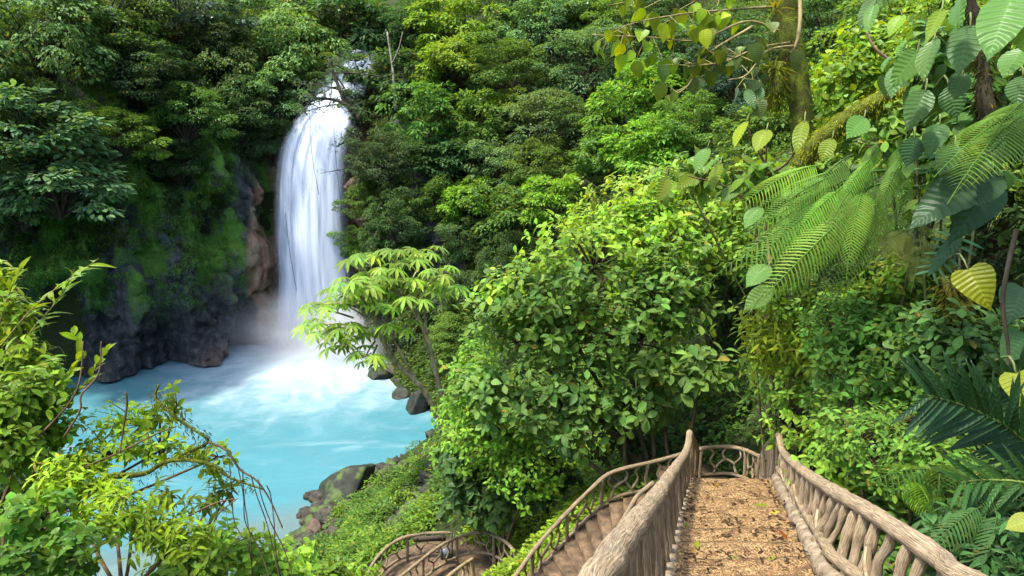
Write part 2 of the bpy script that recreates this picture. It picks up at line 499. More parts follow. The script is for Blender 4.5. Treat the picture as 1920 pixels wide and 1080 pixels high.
def water_mat():
    m, nt, out = newmat('glacial_blue_water'); b = NB(nt)
    ge = b.n('ShaderNodeNewGeometry'); pos = ge.outputs['Position']
    sx = b.n('ShaderNodeSeparateXYZ'); nt.links.new(pos, sx.inputs[0])
    dx = b.math('ADD', sx.outputs[0], 17.0); dy = b.math('SUBTRACT', sx.outputs[1], 61.0)
    rr = b.math('SQRT', b.math('ADD', b.math('MULTIPLY', dx, dx), b.math('MULTIPLY', dy, dy)))
    ang = b.math('ARCTAN2', dx, dy)
    cv = b.n('ShaderNodeCombineXYZ'); nt.links.new(b.math('MULTIPLY', ang, 5.0), cv.inputs[0]); nt.links.new(b.math('MULTIPLY', rr, .26), cv.inputs[1])
    n = b.noise(cv.outputs[0], 1.3, 6, .62, .6)
    nf = b.noise(b.mapping(pos, (.8, 1.6, 1)), .45, 6, .65, .8)
    f = b.math('ADD', b.math('SUBTRACT', 1.0, b.math('MULTIPLY', rr, .050)), b.math('MULTIPLY', b.math('SUBTRACT', n, .5), .85))
    f = b.math('ADD', f, b.math('MULTIPLY', b.math('SUBTRACT', nf, .5), .22))
    foam = b.math('POWER', b.step(f, -.02, 1.0), 1.1)
    wisps = b.math('MULTIPLY', b.step(b.noise(b.mapping(pos, (.55, 1.5, 1), rot=(0, 0, .5)), .30, 6, .55, .8), .50, .85), .38)
    fine = b.math('MULTIPLY', b.step(b.noise(b.mapping(pos, (.8, 2.6, 1), rot=(0, 0, .4)), .8, 5, .6, .6), .60, .82), .16)
    foam = b.math('MAXIMUM', foam, b.math('MAXIMUM', wisps, fine))
    deep = b.noise(pos, .10, 3)
    base = b.mix(deep, (.032, .135, .165), (.066, .192, .220))
    # clearer water over the brown stones by the near shore
    shx = b.math('ADD', b.math('MULTIPLY', sx.outputs[0], .45), b.math('MULTIPLY', sx.outputs[1], -.9))
    sh = b.step(b.math('ADD', shx, b.math('MULTIPLY', nf, 2.0)), -36.2, -33.2)
    base = b.mix(b.math('MULTIPLY', sh, .6), base, (.11, .12, .10))
    col = b.mix(foam, base, (.36, .43, .48))
    p = b.n('ShaderNodeBsdfPrincipled'); nt.links.new(col, p.inputs['Base Color'])
    b.set(p.inputs['Roughness'], b.math('ADD', .30, b.math('MULTIPLY', foam, .5)))
    p.inputs['Specular IOR Level'].default_value = .25
    bn = b.n('ShaderNodeBump'); bn.inputs['Strength'].default_value = .5; bn.inputs['Distance'].default_value = .12
    nt.links.new(b.noise(b.mapping(pos, (.8, 1.6, 1)), .9, 4), bn.inputs['Height']); nt.links.new(bn.outputs[0], p.inputs['Normal'])
    nt.links.new(p.outputs[0], out.inputs[0])
    return m
def fall_mat(name, dens, seed):
    m, nt, out = newmat(name); b = NB(nt)
    uv = b.n('ShaderNodeUVMap').outputs[0]
    sx = b.n('ShaderNodeSeparateXYZ'); nt.links.new(uv, sx.inputs[0])
    n1 = b.noise(b.mapping(uv, (7, .55, 1), (seed, 0, 0)), 1.0, 4, .55, .3)
    n2 = b.noise(b.mapping(uv, (22, .9, 1), (seed, 3, 0)), 1.0, 3, .5, .2)
    s = b.math('ADD', b.math('MULTIPLY', n1, .78), b.math('MULTIPLY', n2, .22))
    col = b.ramp(s, [(.30, (.58, .66, .80)), (.5, (.68, .74, .84)), (.70, (.80, .83, .88))])
    e = b.math('ABSOLUTE', b.math('SUBTRACT', sx.outputs[0], .5))
    edge = b.math('SUBTRACT', 1.0, b.step(b.math('ADD', e, b.math('MULTIPLY', b.math('SUBTRACT', n1, .5), .22)), .26, .44))
    a = b.math('MULTIPLY', edge, b.step(s, .42 - dens, .66 - dens))
    d = b.n('ShaderNodeBsdfDiffuse'); nt.links.new(col, d.inputs[0])
    t = b.n('ShaderNodeBsdfTranslucent'); nt.links.new(col, t.inputs[0])
    mx = b.n('ShaderNodeMixShader'); mx.inputs[0].default_value = .3
    nt.links.new(d.outputs[0], mx.inputs[1]); nt.links.new(t.outputs[0], mx.inputs[2])
    tr = b.n('ShaderNodeBsdfTransparent'); m2 = b.n('ShaderNodeMixShader')
    nt.links.new(a, m2.inputs[0]); nt.links.new(tr.outputs[0], m2.inputs[1]); nt.links.new(mx.outputs[0], m2.inputs[2])
    nt.links.new(m2.outputs[0], out.inputs[0])
    return m
def mist_mat(dens):
    m, nt, out = newmat('spray_mist'); b = NB(nt)
    tc = b.n('ShaderNodeTexCoord').outputs['Object']
    ln = b.n('ShaderNodeVectorMath', operation='LENGTH'); nt.links.new(tc, ln.inputs[0])
    f = b.math('SUBTRACT', 1.0, b.step(ln.outputs['Value'], .15, .98))
    nz = b.noise(tc, 2.4, 3)
    d = b.math('MULTIPLY', b.math('MULTIPLY', f, b.step(nz, .25, .7)), dens)
    v = b.n('ShaderNodeVolumePrincipled'); v.inputs['Color'].default_value = (.97, .98, 1, 1)
    v.inputs['Anisotropy'].default_value = .2
    nt.links.new(d, v.inputs['Density']); nt.links.new(v.outputs[0], out.inputs['Volume'])
    return m
# ================================================================== terrain
CT = np.array([
 (-5,44.5,0),(-8.4,37.8,0),(-11.4,34.9,0),(-10.9,31.4,0),(-11.4,27.9,.2),(-13,22,.5),(-9.6,52.6,0),(-6.5,48,0),
 (-20,45,-2.5),(-15,40,-2),(-25,52,-2.5),(-20,33,-2),(-25,38,-2.5),(-15,52,-2.5),(-20,60,-2),(-14,32,-1.5),(-30,48,-2.5),(-12,46,-2),
 (-34,53,-.5),(-32.5,47,.5),(-28,38.5,.5),(-22.5,30,.5),(-18,24.5,.6),(-38,46,4.5),(-34,37,5),(-28,28,5),(-22,20,4),(-30,18,6),(-45,35,10),
 (0,0,17.7),(-4,2,16),(-8,4,13.3),(-6,10,9.5),(-3,14,8.6),(-3,20,6.4),(-8,18,4.2),(-12,14,5.5),(-14,8,9),(-14,0,14),(0,-8,20),
 (1.2,4.5,15.6),(1.5,9,12.0),(1.0,13,10.0),(2,15,10.8),(-5,25,4),(-5,33,1.6),(-2.7,28,6.0),(0,20,8),(4.5,15,11.1),(3.5,12.5,11.2),
 (6,17,12),(7,14,14),(4.9,9,14.6),(3.9,5,16.2),(3.6,2,17),(5.5,5,17.6),(6.5,9,16.8),(8,12,17.6),(12,10,23),(10,4,22),(8,-2,21),(15,20,24),
 (2,25,9.0),(7,25,14),(3,32,8),(-2,35,4),(-1,42,4),(3,42,8),(9,42,14),(16,42,21),(25,40,29),(-6,51,2),(-3,52,6),(2,53,13),(10,53,20),(20,55,29),
 (-8,58,4),(-5,60,11),(0,62,18),(10,65,27),(-12,66,15),(-11,67,20),(-8,66,21),(-4,70,27),(-18,71,23.6),(-17,78,27),(-22,71,23),
 (-25.5,69,22),(-29.5,63,22.5),(-34.5,59,22.5),(-39,55,23),(-48,51,24),(-22,65,-1.5),(-29,57,-1.5),(-15,64,-1.5),(-38,50,2),
 (-30,75,30),(-45,65,32),(-20,90,38),(0,90,44),(25,75,44),(-50,90,48),(-70,60,38),(45,60,46),(-70,30,26),(-30,110,55),(20,110,60),(60,30,48),(40,15,42),
 (-12,75,27),(-70,0,26),(-40,-20,22),(0,-30,24),(40,-10,38)], float)
Dm = np.linalg.norm(CT[:, None, :2] - CT[None, :, :2], axis=-1)
nC = len(CT)
A = np.zeros((nC + 3, nC + 3)); A[:nC, :nC] = -Dm + np.eye(nC) * -.15
A[:nC, nC] = 1; A[:nC, nC+1:] = CT[:, :2]; A[nC, :nC] = 1; A[nC+1:, :nC] = CT[:, :2].T
RB = np.linalg.solve(A, np.r_[CT[:, 2], 0, 0, 0])
CB = np.array([(-62,44),(-50,46.5),(-42,49.5),(-37,51.8),(-33.8,53.8),(-30.3,57),(-27,60.5),(-24.6,63.8),(-22.6,66.2),(-19,67.4),(-16,66.8),(-14.2,64.5),(-12.6,61),(-11.2,57.5),(-9.8,53.4),(-8.2,50.5),(-6,47.6),(-4.4,45)], float)
CTOP = np.array([24,24,23,22.5,22,22,22,21.5,20,20.2,20.6,21.5,18,11,5.5,3.6,2.6,1.6], float)
nS, nT = 420, 110
cb = spline(np.c_[CB, CTOP], nS); base = cb[:, :2]; top = cb[:, 2]
tan = np.gradient(base, axis=0); tan /= np.linalg.norm(tan, axis=1)[:, None]
nrm = np.stack([tan[:, 1], -tan[:, 0]], -1)      # towards the pool
_cs = slice(0, nS, 4); _cb, _cn, _ct = base[_cs], nrm[_cs], top[_cs]
# the paved flights sit in the slope: (x, y, floor z, radius)
PADS = []
def H0(x, y):
    x = np.asarray(x, float); y = np.asarray(y, float)
    d = np.sqrt((x[..., None] - CT[:, 0]) ** 2 + (y[..., None] - CT[:, 1]) ** 2)
    return -d @ RB[:nC] + RB[nC] + RB[nC+1] * x + RB[nC+2] * y
def H(x, y):
    z = H0(x, y)
    x = np.asarray(x, float); y = np.asarray(y, float)
    # the ground stays behind the rock wall
    sh = x.shape; xf_, yf_ = x.ravel(), y.ravel(); zf = z.ravel().copy()
    m = (yf_ > 38) & (xf_ < -6)
    if m.any():
        px_, py_ = xf_[m], yf_[m]
        dd = (px_[:, None] - _cb[:, 0]) ** 2 + (py_[:, None] - _cb[:, 1]) ** 2; k = dd.argmin(1)
        sdist = (px_ - _cb[k, 0]) * _cn[k, 0] + (py_ - _cb[k, 1]) * _cn[k, 1]
        t_ = np.clip((-sdist - 2.4) / 2.2, 0, 1); cap = -1.2 + t_ * 60
        zf[m] = np.where(_ct[k] > 8, np.minimum(zf[m], cap), zf[m])
    z = zf.reshape(sh)
    for (a, b, c, r) in PADS:
        d = np.sqrt((x - a) ** 2 + (y - b) ** 2)
        wgt = np.clip(1.6 - d / r, 0, 1); wgt = wgt * wgt * (3 - 2 * wgt)
        z = z * (1 - wgt) + np.minimum(z, c) * wgt
    return z

# ---- stair geometry (used for the pads too)
def lerp_path(pts, t):
    pts = np.asarray(pts, float); s = np.r_[0, np.cumsum(np.linalg.norm(np.diff(pts[:, :2], axis=0), axis=1))]; s /= s[-1]
    return np.stack([np.interp(t, s, pts[:, k]) for k in range(3)], -1)
def main_floor(y): return 20 - (2.03 + .345 * y)
LEFT_EDGE = [(.02, .2), (.28, 2.0), (.70, 3.2), (1.46, 5.47), (2.95, 10.2)]
RIGHT_EDGE = [(2.55, .2), (2.55, 3.0), (2.62, 4.3), (2.76, 5.47), (4.24, 10.2)]
def xl(y): return np.interp(y, [p[1] for p in LEFT_EDGE], [p[0] for p in LEFT_EDGE])
def xr(y): return np.interp(y, [p[1] for p in RIGHT_EDGE], [p[0] for p in RIGHT_EDGE])
for y in np.arange(.5, 10.3, .8):
    for f in (.15, .5, .85):
        x = xl(y) * (1 - f) + xr(y) * f
        PADS.append((x, y, main_floor(y) - .35, .9))
UP_L = [P(1310, 842, 16.5), P(1240, 862, 16.5), P(1150, 885, 16.3), P(1110, 915, 16.1), P(1060, 965, 15.6), P(1010, 1020, 15.1), P(970, 1075, 14.6), P(935, 1125, 14.2)]
IN_L = [P(1225, 905, 14.7), P(1195, 930, 14.4), P(1180, 955, 14.2), P(1150, 1005, 13.9), P(1115, 1050, 13.6), P(1085, 1088, 13.3), P(1050, 1135, 13.0)]
RAILH = .86
for t in np.linspace(0, 1, 8):
    a = lerp_path(UP_L, t); b_ = lerp_path(IN_L, t); m_ = (a + b_) / 2
    PADS.append((m_[0], m_[1], min(a[2], b_[2]) - RAILH - .35, 1.5))
PADS.append((4.6, 14.2, 11.25, 1.6)); PADS.append((3.9, 11.7, 12.2, 1.3))
PLAT_Z = 6.9
pc = P(850, 1040, 20.5)
PADS.append((pc[0], pc[1], PLAT_Z - .15, 2.6))

gx = np.concatenate([np.arange(-120, -50, 5), np.arange(-50, -14, 1.0), np.arange(-14, 14, .45), np.arange(14, 30, 1.0), np.arange(30, 121, 5)])
gy = np.concatenate([np.arange(-60, -4, 4), np.arange(-4, 36, .45), np.arange(36, 76, 1.0), np.arange(76, 180, 6)])
X, Y = np.meshgrid(gx, gy)
Z = H(X, Y); Z = Z + .18 * fbm(np.stack([X, Y, 0 * X], -1) * .6, 3, 3) * (np.abs(Z) > .2)
V = np.stack([X, Y, Z], -1).reshape(-1, 3); nx = len(gx)
ii, jj = np.meshgrid(np.arange(len(gy) - 1), np.arange(nx - 1), indexing='ij')
a = (ii * nx + jj).ravel(); F = np.stack([a, a + 1, a + nx + 1, a + nx], -1)
g = link('ground', mk_mesh('ground', V, F, M_SOIL)); g['kind'] = 'structure'

# ---- a far plain so the ground reaches the horizon
o = link('far_ground', mk_mesh('far_ground', [(-600, -600, -6), (600, -600, -6), (600, 600, -6), (-600, 600, -6)], [(0, 1, 2, 3)], M_SOIL)); o['kind'] = 'structure'

# ---- pool
wx = np.arange(-40, -1, .5); wy = np.arange(16, 72, .5); X, Y = np.meshgrid(wx, wy)
rr = np.hypot(X + 18, Y - 63)
Z = .10 * fbm(np.stack([X * .6, Y * 1.0, 0 * X], -1), 3, 8) + .35 * np.exp(-(rr / 5.5) ** 2) * (1 + .4 * vnoise(np.stack([X, Y, 0 * X], -1) * .9, 5)) + .12 * np.exp(-(rr / 10) ** 2) * vnoise(np.stack([X, Y, 0 * X], -1) * .6, 6)
V = np.stack([X, Y, Z], -1).reshape(-1, 3); nx = len(wx)
ii, jj = np.meshgrid(np.arange(len(wy) - 1), np.arange(nx - 1), indexing='ij')
a = (ii * nx + jj).ravel(); F = np.stack([a, a + 1, a + nx + 1, a + nx], -1)
o = link('pool_water', mk_mesh('pool_water', V, F, water_mat())); o['kind'] = 'structure'

# ---- cliff wall
tt = np.linspace(-.08, 1.0, nT)
Zc = tt[None] * top[:, None] + np.clip(tt[None] * 0, 0, 0)
lean = 3.2 * tt[None] ** 1.3
Pp = np.stack([base[:, 0][:, None] - nrm[:, 0][:, None] * lean, base[:, 1][:, None] - nrm[:, 1][:, None] * lean, Zc], -1)
q = Pp * np.array([1, 1, .55])
blk = fbm(q * .16, 3, 20) * 3.6 + fbm(q * .5, 3, 24) * 1.5 + np.round(vnoise(q * np.array([.42, .42, .30]), 35) * 2.2) * .45
ridge = 1 - np.abs(vnoise(q * np.array([.5, .5, .18]), 31)) * 2
butt = 1 - np.abs(vnoise(Pp * np.array([.26, .26, .05]), 61)) * 2.4; cav = np.clip(vnoise(Pp * np.array([.3, .3, .16]), 66) - .15, 0, 1) * -4.5
dsp = blk + butt * 1.5 + cav + ridge * .9 + fbm(Pp * 1.3, 4, 28) * .9 - np.clip(.16 - np.abs(vnoise(Pp * np.array([.8, .8, .45]), 71)), 0, 1) * 4.5
under = np.exp(-((Zc - 1.6) / 2.2) ** 2) * -1.0 
fallmask = np.exp(-((Pp[..., 0] + 18.6) / 3.5) ** 2)
dsp = (dsp + under) * (1 - .8 * fallmask) 
ft = np.clip((1 - tt) * 6, 0, 1)[None]
dsp = dsp * (.35 + .65 * ft)
Pp[..., 0] += nrm[:, 0][:, None] * dsp; Pp[..., 1] += nrm[:, 1][:, None] * dsp
CLIFF = Pp; CLN = nrm
V = Pp.reshape(-1, 3)
ii, jj = np.meshgrid(np.arange(nS - 1), np.arange(nT - 1), indexing='ij')
a = (ii * nT + jj).ravel(); F = np.stack([a, a + nT, a + nT + 1, a + 1], -1)
# top shelf closes the wall into the ground behind it
tb = Pp[:, -1].copy(); back = tb.copy(); back[:, :2] -= nrm * 5; back[:, 2] = np.maximum(H(back[:, 0], back[:, 1]) - .2, tb[:, 2] - 1)
n0 = len(V); V = np.vstack([V, back]); i = np.arange(nS - 1)
F = np.vstack([F, np.stack([i * nT + nT - 1, (i + 1) * nT + nT - 1, n0 + i + 1, n0 + i], -1)])
o = link('cliff', mk_mesh('cliff', V, F, M_CLIFF)); o['kind'] = 'structure'

# ---- waterfall: a thick curtain of several sheets
fr = thing('waterfall', 'tall white waterfall plunging from the jungle cliff into the blue pool', 'waterfall', (-18.5, 64.0, 0))
def sheet(x0, x1, off, n1=34, n2=90, seed=0, top=1.0):
    """profile from the lip down; (x centre, y, z)"""
    ctl = np.array([(-15.9, 76, 28.5), (-16.2, 73, 26.6), (-16.6, 70.6, 25.0), (-17.2, 68.2, 22.6), (-17.9, 66.3, 20.6), (-18.6, 65.2, 17.5), (-18.9, 64.5, 12), (-18.9, 64.1, 6), (-18.7, 63.9, -.3)], float)
    wid = np.interp(np.linspace(0, 1, n2), [0, .2, .35, .5, .8, 1], [4.2, 5.6, 6.9, 7.6, 8.2, 10.8])
    c = spline(ctl, n2)
    u = np.linspace(x0, x1, n1)
    X = c[:, 0][:, None] + (u[None] - .5) * wid[:, None]
    bulge = -(1 - (2 * u - 1) ** 2)[None] * np.interp(c[:, 2], [0, 20, 28], [1.3, .8, .2])[:, None]
    Yy = c[:, 1][:, None] + bulge - off + .12 * vnoise(np.stack([u[None] * 9 + 0 * X, c[:, 2][:, None] * .12 + 0 * X, 0 * X + seed], -1), seed)
    Zz = c[:, 2][:, None] + 0 * X
    lip = np.clip((Zz - 18) / 6, 0, 1) * (1 - np.clip((Zz - 23) / 3, 0, 1))
    Zz = Zz + lip * np.clip(.42 - u[None], 0, 1) * -1.0
    V = np.stack([X, Yy, Zz], -1).reshape(-1, 3)
    vv = np.linspace(0, 1, n2)[:, None] * 26 / 7
    uv = np.stack([u[None] + 0 * X, vv + 0 * X], -1).reshape(-1, 2)
    ii, jj = np.meshgrid(np.arange(n2 - 1), np.arange(n1 - 1), indexing='ij')
    a = (ii * n1 + jj).ravel(); F = np.stack([a, a + n1, a + n1 + 1, a + 1], -1)
    return V, F, uv
for k, (x0, x1, off, dn) in enumerate([(0.02, .98, -.25, .5), (0, 1, .15, .13), (-.04, 1.05, .5, .02)]):
    V, F, uv = sheet(x0, x1, off, seed=k * 3 + 1)
    uv = uv.copy(); uv[:, 0] = (uv[:, 0] - x0) / (x1 - x0)
    part(fr, 'water_sheet', V, F, fall_mat('falling_water', dn, k * 2.7), uv)

# ---- spray at the foot
ico = bpy.data.meshes.new('mist')
import bmesh
bm = bmesh.new(); bmesh.ops.create_icosphere(bm, subdivisions=3, radius=1.0); bm.to_mesh(ico); bm.free()
ico.materials.append(mist_mat(.38))
o = link('mist', ico, loc=(-17.2, 59.8, 1.4)); o.scale = (11, 6.5, 6.0); tag(o, kind='stuff')

# ================================================================== staircase
def slab(poly_top, drop):
    """closed prism: polygon (list of xyz, ccw from above) extruded down"""
    p = np.asarray(poly_top, float); n = len(p); q = p.copy(); q[:, 2] -= drop
    g = Geo()
    i = np.arange(n); j = (i + 1) % n
    F = np.stack([i, i + n, j + n, j], -1); V = np.vstack([p, q])
    c0 = p.mean(0); V = np.vstack([V, c0])
    T = np.stack([i, j, np.full(n, 2 * n), np.full(n, 2 * n)], -1)
    return g.add(V, np.vstack([F, T]))
def step_geo(y0, y1, z, rise, seed):
    """worn tread with uneven nosing"""
    n = 24; m = 5; V = []; 
    for j in range(m):
        f = j / (m - 1); yy = y0 + (y1 - y0) * f
        for i in range(n):
            u = i / (n - 1); X_ = xl(yy) * (1 - u) + xr(yy) * u
            V.append((X_, yy, z))
    V = np.array(V); nz = fbm(V * 3.2, 3, seed)
    V[:, 2] += .018 * nz - .01
    last = np.arange(n) + (m - 1) * n
    V[last, 1] += .035 * fbm(V[last] * 4, 3, seed + 3); V[last, 2] -= .065
    lo = V[last].copy(); lo[:, 2] -= rise + .12; lo[:, 1] -= .02
    V = np.vstack([V, lo]); F = []
    for j in range(m):
        for i in range(n - 1):
            a = j * n + i; F.append((a, a + 1, a + n + 1, a + n))
    return Geo().add(V, F)
st = thing('staircase', 'broad pebbled stone staircase littered with brown leaves descending between the rustic rails', 'staircase', (1.4, 3, main_floor(3) - .4))
TR = .55; y = .4; k = 0
while y < 10.15:
    y1 = min(y + TR, 10.25)
    gpart(st, 'step', step_geo(y, y1 + .03, main_floor((y + y1) / 2), .19, k), M_TREAD); y += TR; k += 1
# hidden steeper run and the landing
z0 = main_floor(10.2)
for i in range(9):
    f0, f1 = i / 9, (i + 1) / 9
    a = np.array([2.95 + .85 * f0, 10.25 + 2.8 * f0]); b_ = np.array([4.24 + .85 * f0, 10.25 + 2.6 * f0])
    c = np.array([4.24 + .85 * f1, 10.25 + 2.6 * f1 + .03]); d = np.array([2.95 + .85 * f1, 10.25 + 2.8 * f1 + .03])
    z = z0 - .25 - .27 * i
    gpart(st, 'step', slab([(*a, z), (*b_, z), (*c, z), (*d, z)], .5), M_TREAD, smooth=False)
LZ = z0 - .25 - .27 * 9
gpart(st, 'landing', slab([(3.2, 13.0, LZ), (5.6, 12.7, LZ), (5.9, 14.2, LZ), (4.9, 16.0, LZ), (3.7, 15.9, LZ)], .4), M_PATH, smooth=False)
# mortar kerb carrying the right railing
ky = np.linspace(.3, 10.2, 60); kp = np.stack([xr(ky) + .09, ky, main_floor(ky) + .03], -1)
V, F = tube(kp, .10, 10, .2, 4, 4); gpart(st, 'kerb', Geo().add(V, F), M_KERB)
kp = np.stack([xl(ky) - .05, ky, main_floor(ky) - .07], -1)
V, F = tube(kp, .085, 10, .12, 3, 9); gpart(st, 'kerb', Geo().add(V, F), M_KERB, color=None)

lf = thing('lower_staircase', 'dim worn stone steps curving down behind the thick left railing', 'staircase', (2.0, 13.4, 10.3))
up = np.array([lerp_path(UP_L, t) for t in np.linspace(0, 1, 17)]); inn = np.array([lerp_path(IN_L, t) for t in np.linspace(0, 1, 17)])
for i in range(16):
    z = .5 * (up[i, 2] + inn[i, 2]) - RAILH - .05
    q4 = [up[i], inn[i], inn[i + 1], up[i + 1]]
    q4 = [(a[0] + (b_[0] - a[0]) * -.06, a[1] + (b_[1] - a[1]) * -.06, z) for a, b_ in zip(q4, [inn[i], up[i], up[i + 1], inn[i + 1]])]
    V_ = np.array(q4)[::-1]
    V_[:2] += (V_[:2] - V_[3:1:-1]) * .05
    gpart(lf, 'step', slab(V_, .55), M_PATH, smooth=False)

pf = thing('viewing_platform', 'small brown earthen viewing platform inside the lower curved railing', 'platform', (pc[0], pc[1], PLAT_Z - .3))
ang = np.linspace(0, 2 * np.pi, 28, endpoint=False)
ring = np.stack([pc[0] + (2.3 + .15 * np.sin(3 * ang)) * np.cos(ang), pc[1] - .1 + 2.2 * np.sin(ang), np.full(28, PLAT_Z)], -1)
gpart(pf, 'floor', slab(ring, .5), M_PATH, smooth=False)
pA = P(905, 1062, 18.6)
for i in range(7):
    c = pA + np.array([.22 * i, -.42 * i, .17 * i]); c[2] = PLAT_Z + .16 * (i + 1)
    gpart(pf, 'step', slab([c + [-.15, -.35, 0], c + [1.5, -.25, 0], c + [1.45, .25, 0], c + [-.2, .2, 0]], .5), M_PATH, smooth=False)

# ================================================================== railings
WARM = (1.0, 1.0, 1.0); GREY = (.72, .74, .74)
def tube_uv(path, rad, segs, rough=.12, freq=5, seed=0):
    V, F = tube(path, rad, segs, rough, freq, seed)
    path = np.asarray(path); n = len(path)
    L = np.r_[0, np.cumsum(np.linalg.norm(np.diff(path, axis=0), axis=1))]
    a = np.abs(np.linspace(-1, 1, segs, endpoint=False))
    uv = np.stack([np.broadcast_to(a, (n, segs)), np.broadcast_to(L[:, None], (n, segs))], -1).reshape(-1, 2)
    uv = np.vstack([uv, uv[:1], uv[-1:]]) + seed * .37
    return V, F, uv
def rpart(root, name, path, rad, segs, color=WARM, rough=.12, freq=5, seed=0):
    V, F, uv = tube_uv(path, rad, segs, rough, freq, seed)
    # quads + triangles, uv per loop
    L = np.array(root.location)
    me = split_mesh(name, V - L, F, M_RAIL)
    l = me.uv_layers.new(name='UVMap'); idx = np.empty(len(me.loops), np.int32); me.loops.foreach_get('vertex_index', idx)
    l.data.foreach_set('uv', uv[idx].astype(np.float32).ravel())
    return link(name, me, root, color=color)
def at_s(path, s):
    path = np.asarray(path); L = np.r_[0, np.cumsum(np.linalg.norm(np.diff(path, axis=0), axis=1))]
    return np.stack([np.interp(s, L, path[:, k]) for k in range(3)], -1)
def plen(path): return np.linalg.norm(np.diff(path, axis=0), axis=1).sum()

# right rail of the broad flight
rr_pts = [(2.62, 1.2, 18.35), (2.66, 2.6, 17.78), P(1800, 1078, 4.2), P(1760, 1045, 4.6), P(1648, 970, 5.5), P(1537, 905, 7.3), P(1492, 872, 9.0), P(1470, 850, 10.7), P(1464, 836, 11.1), P(1461, 817, 11.2)]
RR = thing('rustic_railing', 'thick bark-textured railing with chunky balusters on the right of the broad stairs', 'railing', (2.8, 5.0, main_floor(5)))
rp = spline(rr_pts, 190)
rpart(RR, 'top_rail', rp, [.062, .066, .07, .072, .07, .066, .062, .06, .055, .05], 26, seed=2, rough=.22, freq=7)
bp_y = np.linspace(1.2, 10.25, 90); bp = np.stack([xr(bp_y) + .13, bp_y, main_floor(bp_y) + .20], -1)
rpart(RR, 'bottom_rail', bp, .055, 14, seed=5, rough=.25, freq=6)
def baluster(root, lo, hi, r, seed, color=WARM, segs=12, sway=.013):
    rg = np.random.default_rng(seed); n = 5
    t = np.linspace(0, 1, n)[:, None]; pts = lo * (1 - t) + hi * t
    pts[1:-1] += rg.normal(0, sway, (n - 2, 3)) * np.array([.5, .6, .1])
    path = spline(pts, 14)
    rad = r * np.array([1.15, .95, .85, .9, 1.05, .95]) * rg.uniform(.85, 1.15, 6)
    return rpart(root, 'baluster', path, rad, segs, color, .3, 9, seed)
ry = 1.5; k = 0
rg = np.random.default_rng(3)
while ry < 10.1:
    lo = np.array([xr(ry) + .13, ry, main_floor(ry) + .12])
    j = np.argmin(np.abs(rp[:, 1] - (ry + rg.normal(0, .05)))); hi = rp[j] + np.array([0, 0, -.03])
    lean = rg.normal(0, .03); lo = lo + [0, lean, -lean * .345]
    baluster(RR, lo, hi, rg.uniform(.036, .056), 100 + k)
    if k % 6 == 1:   # side limb that curls from one baluster to its neighbour
        a = lo + np.array([-.03, .0, .15 + .1 * rg.random()]); d = hi - lo
        pth = spline([lo + d * .12, lo + d * .34 + [-.02, .10, -.02], lo + d * .62 + [-.01, .20, -.07]], 12)
        rpart(RR, 'side_limb', pth, [.04, .036, .026], 9, (.75, .73, .7), seed=300 + k, rough=.3)
    k += 1; ry += rg.uniform(.19, .30)
# beyond the newel the rail drops to the landing
dp = spline([P(1461, 817, 11.3), P(1450, 824, 12.0), P(1438, 836, 13.2), P(1428, 856, 14.3)], 40)
rpart(RR, 'top_rail', dp, .05, 12, seed=8)
for i in range(11):
    t = (i + .6) / 11.5; hi = at_s(dp, t * plen(dp))
    lo = hi.copy(); lo[2] -= .95 - .1 * t; lo[0] += .03
    baluster(RR, lo, hi, .042, 400 + i, segs=8, sway=.02)

# left rail
LR = thing('rustic_railing', 'sunlit log-like railing sweeping up the left edge of the broad stairs', 'railing', (1.0, 4.4, main_floor(4.4)))
lr_pts = [(.28, 1.2, 18.55), P(1108, 1135, 2.7), P(1140, 1060, 3.25), P(1187, 988, 4.35), P(1231, 932, 6.0), P(1262, 884, 8.2), P(1284, 852, 10.2), P(1291, 832, 11.1), P(1293, 811, 11.3)]
lp = spline(lr_pts, 190)
rpart(LR, 'top_rail', lp, [.072, .08, .08, .076, .072, .068, .062, .058, .052], 26, seed=12, rough=.22, freq=7)
ry = 1.6; k = 0
while ry < 10.3:
    j = np.argmin(np.abs(lp[:, 1] - ry)); hi = lp[j] + np.array([0, 0, -.02])
    lo = np.array([xl(ry) - .06, ry + rg.normal(0, .03), main_floor(ry) - .22])
    baluster(LR, lo, hi, rg.uniform(.034, .052), 500 + k, color=(1, 1, 1) if k % 2 else (.72, .7, .66), sway=.015); k += 1; ry += rg.uniform(.26, .33)
dp = spline([P(1293, 811, 11.4), P(1300, 826, 12.2), P(1308, 846, 13.4)], 30)
rpart(LR, 'top_rail', dp, .05, 12, seed=18)
for i in range(7):
    hi = at_s(dp, (i + .6) / 7.4 * plen(dp)); lo = hi.copy(); lo[2] -= .98
    baluster(LR, lo, hi, .042, 600 + i, segs=8, sway=.02)

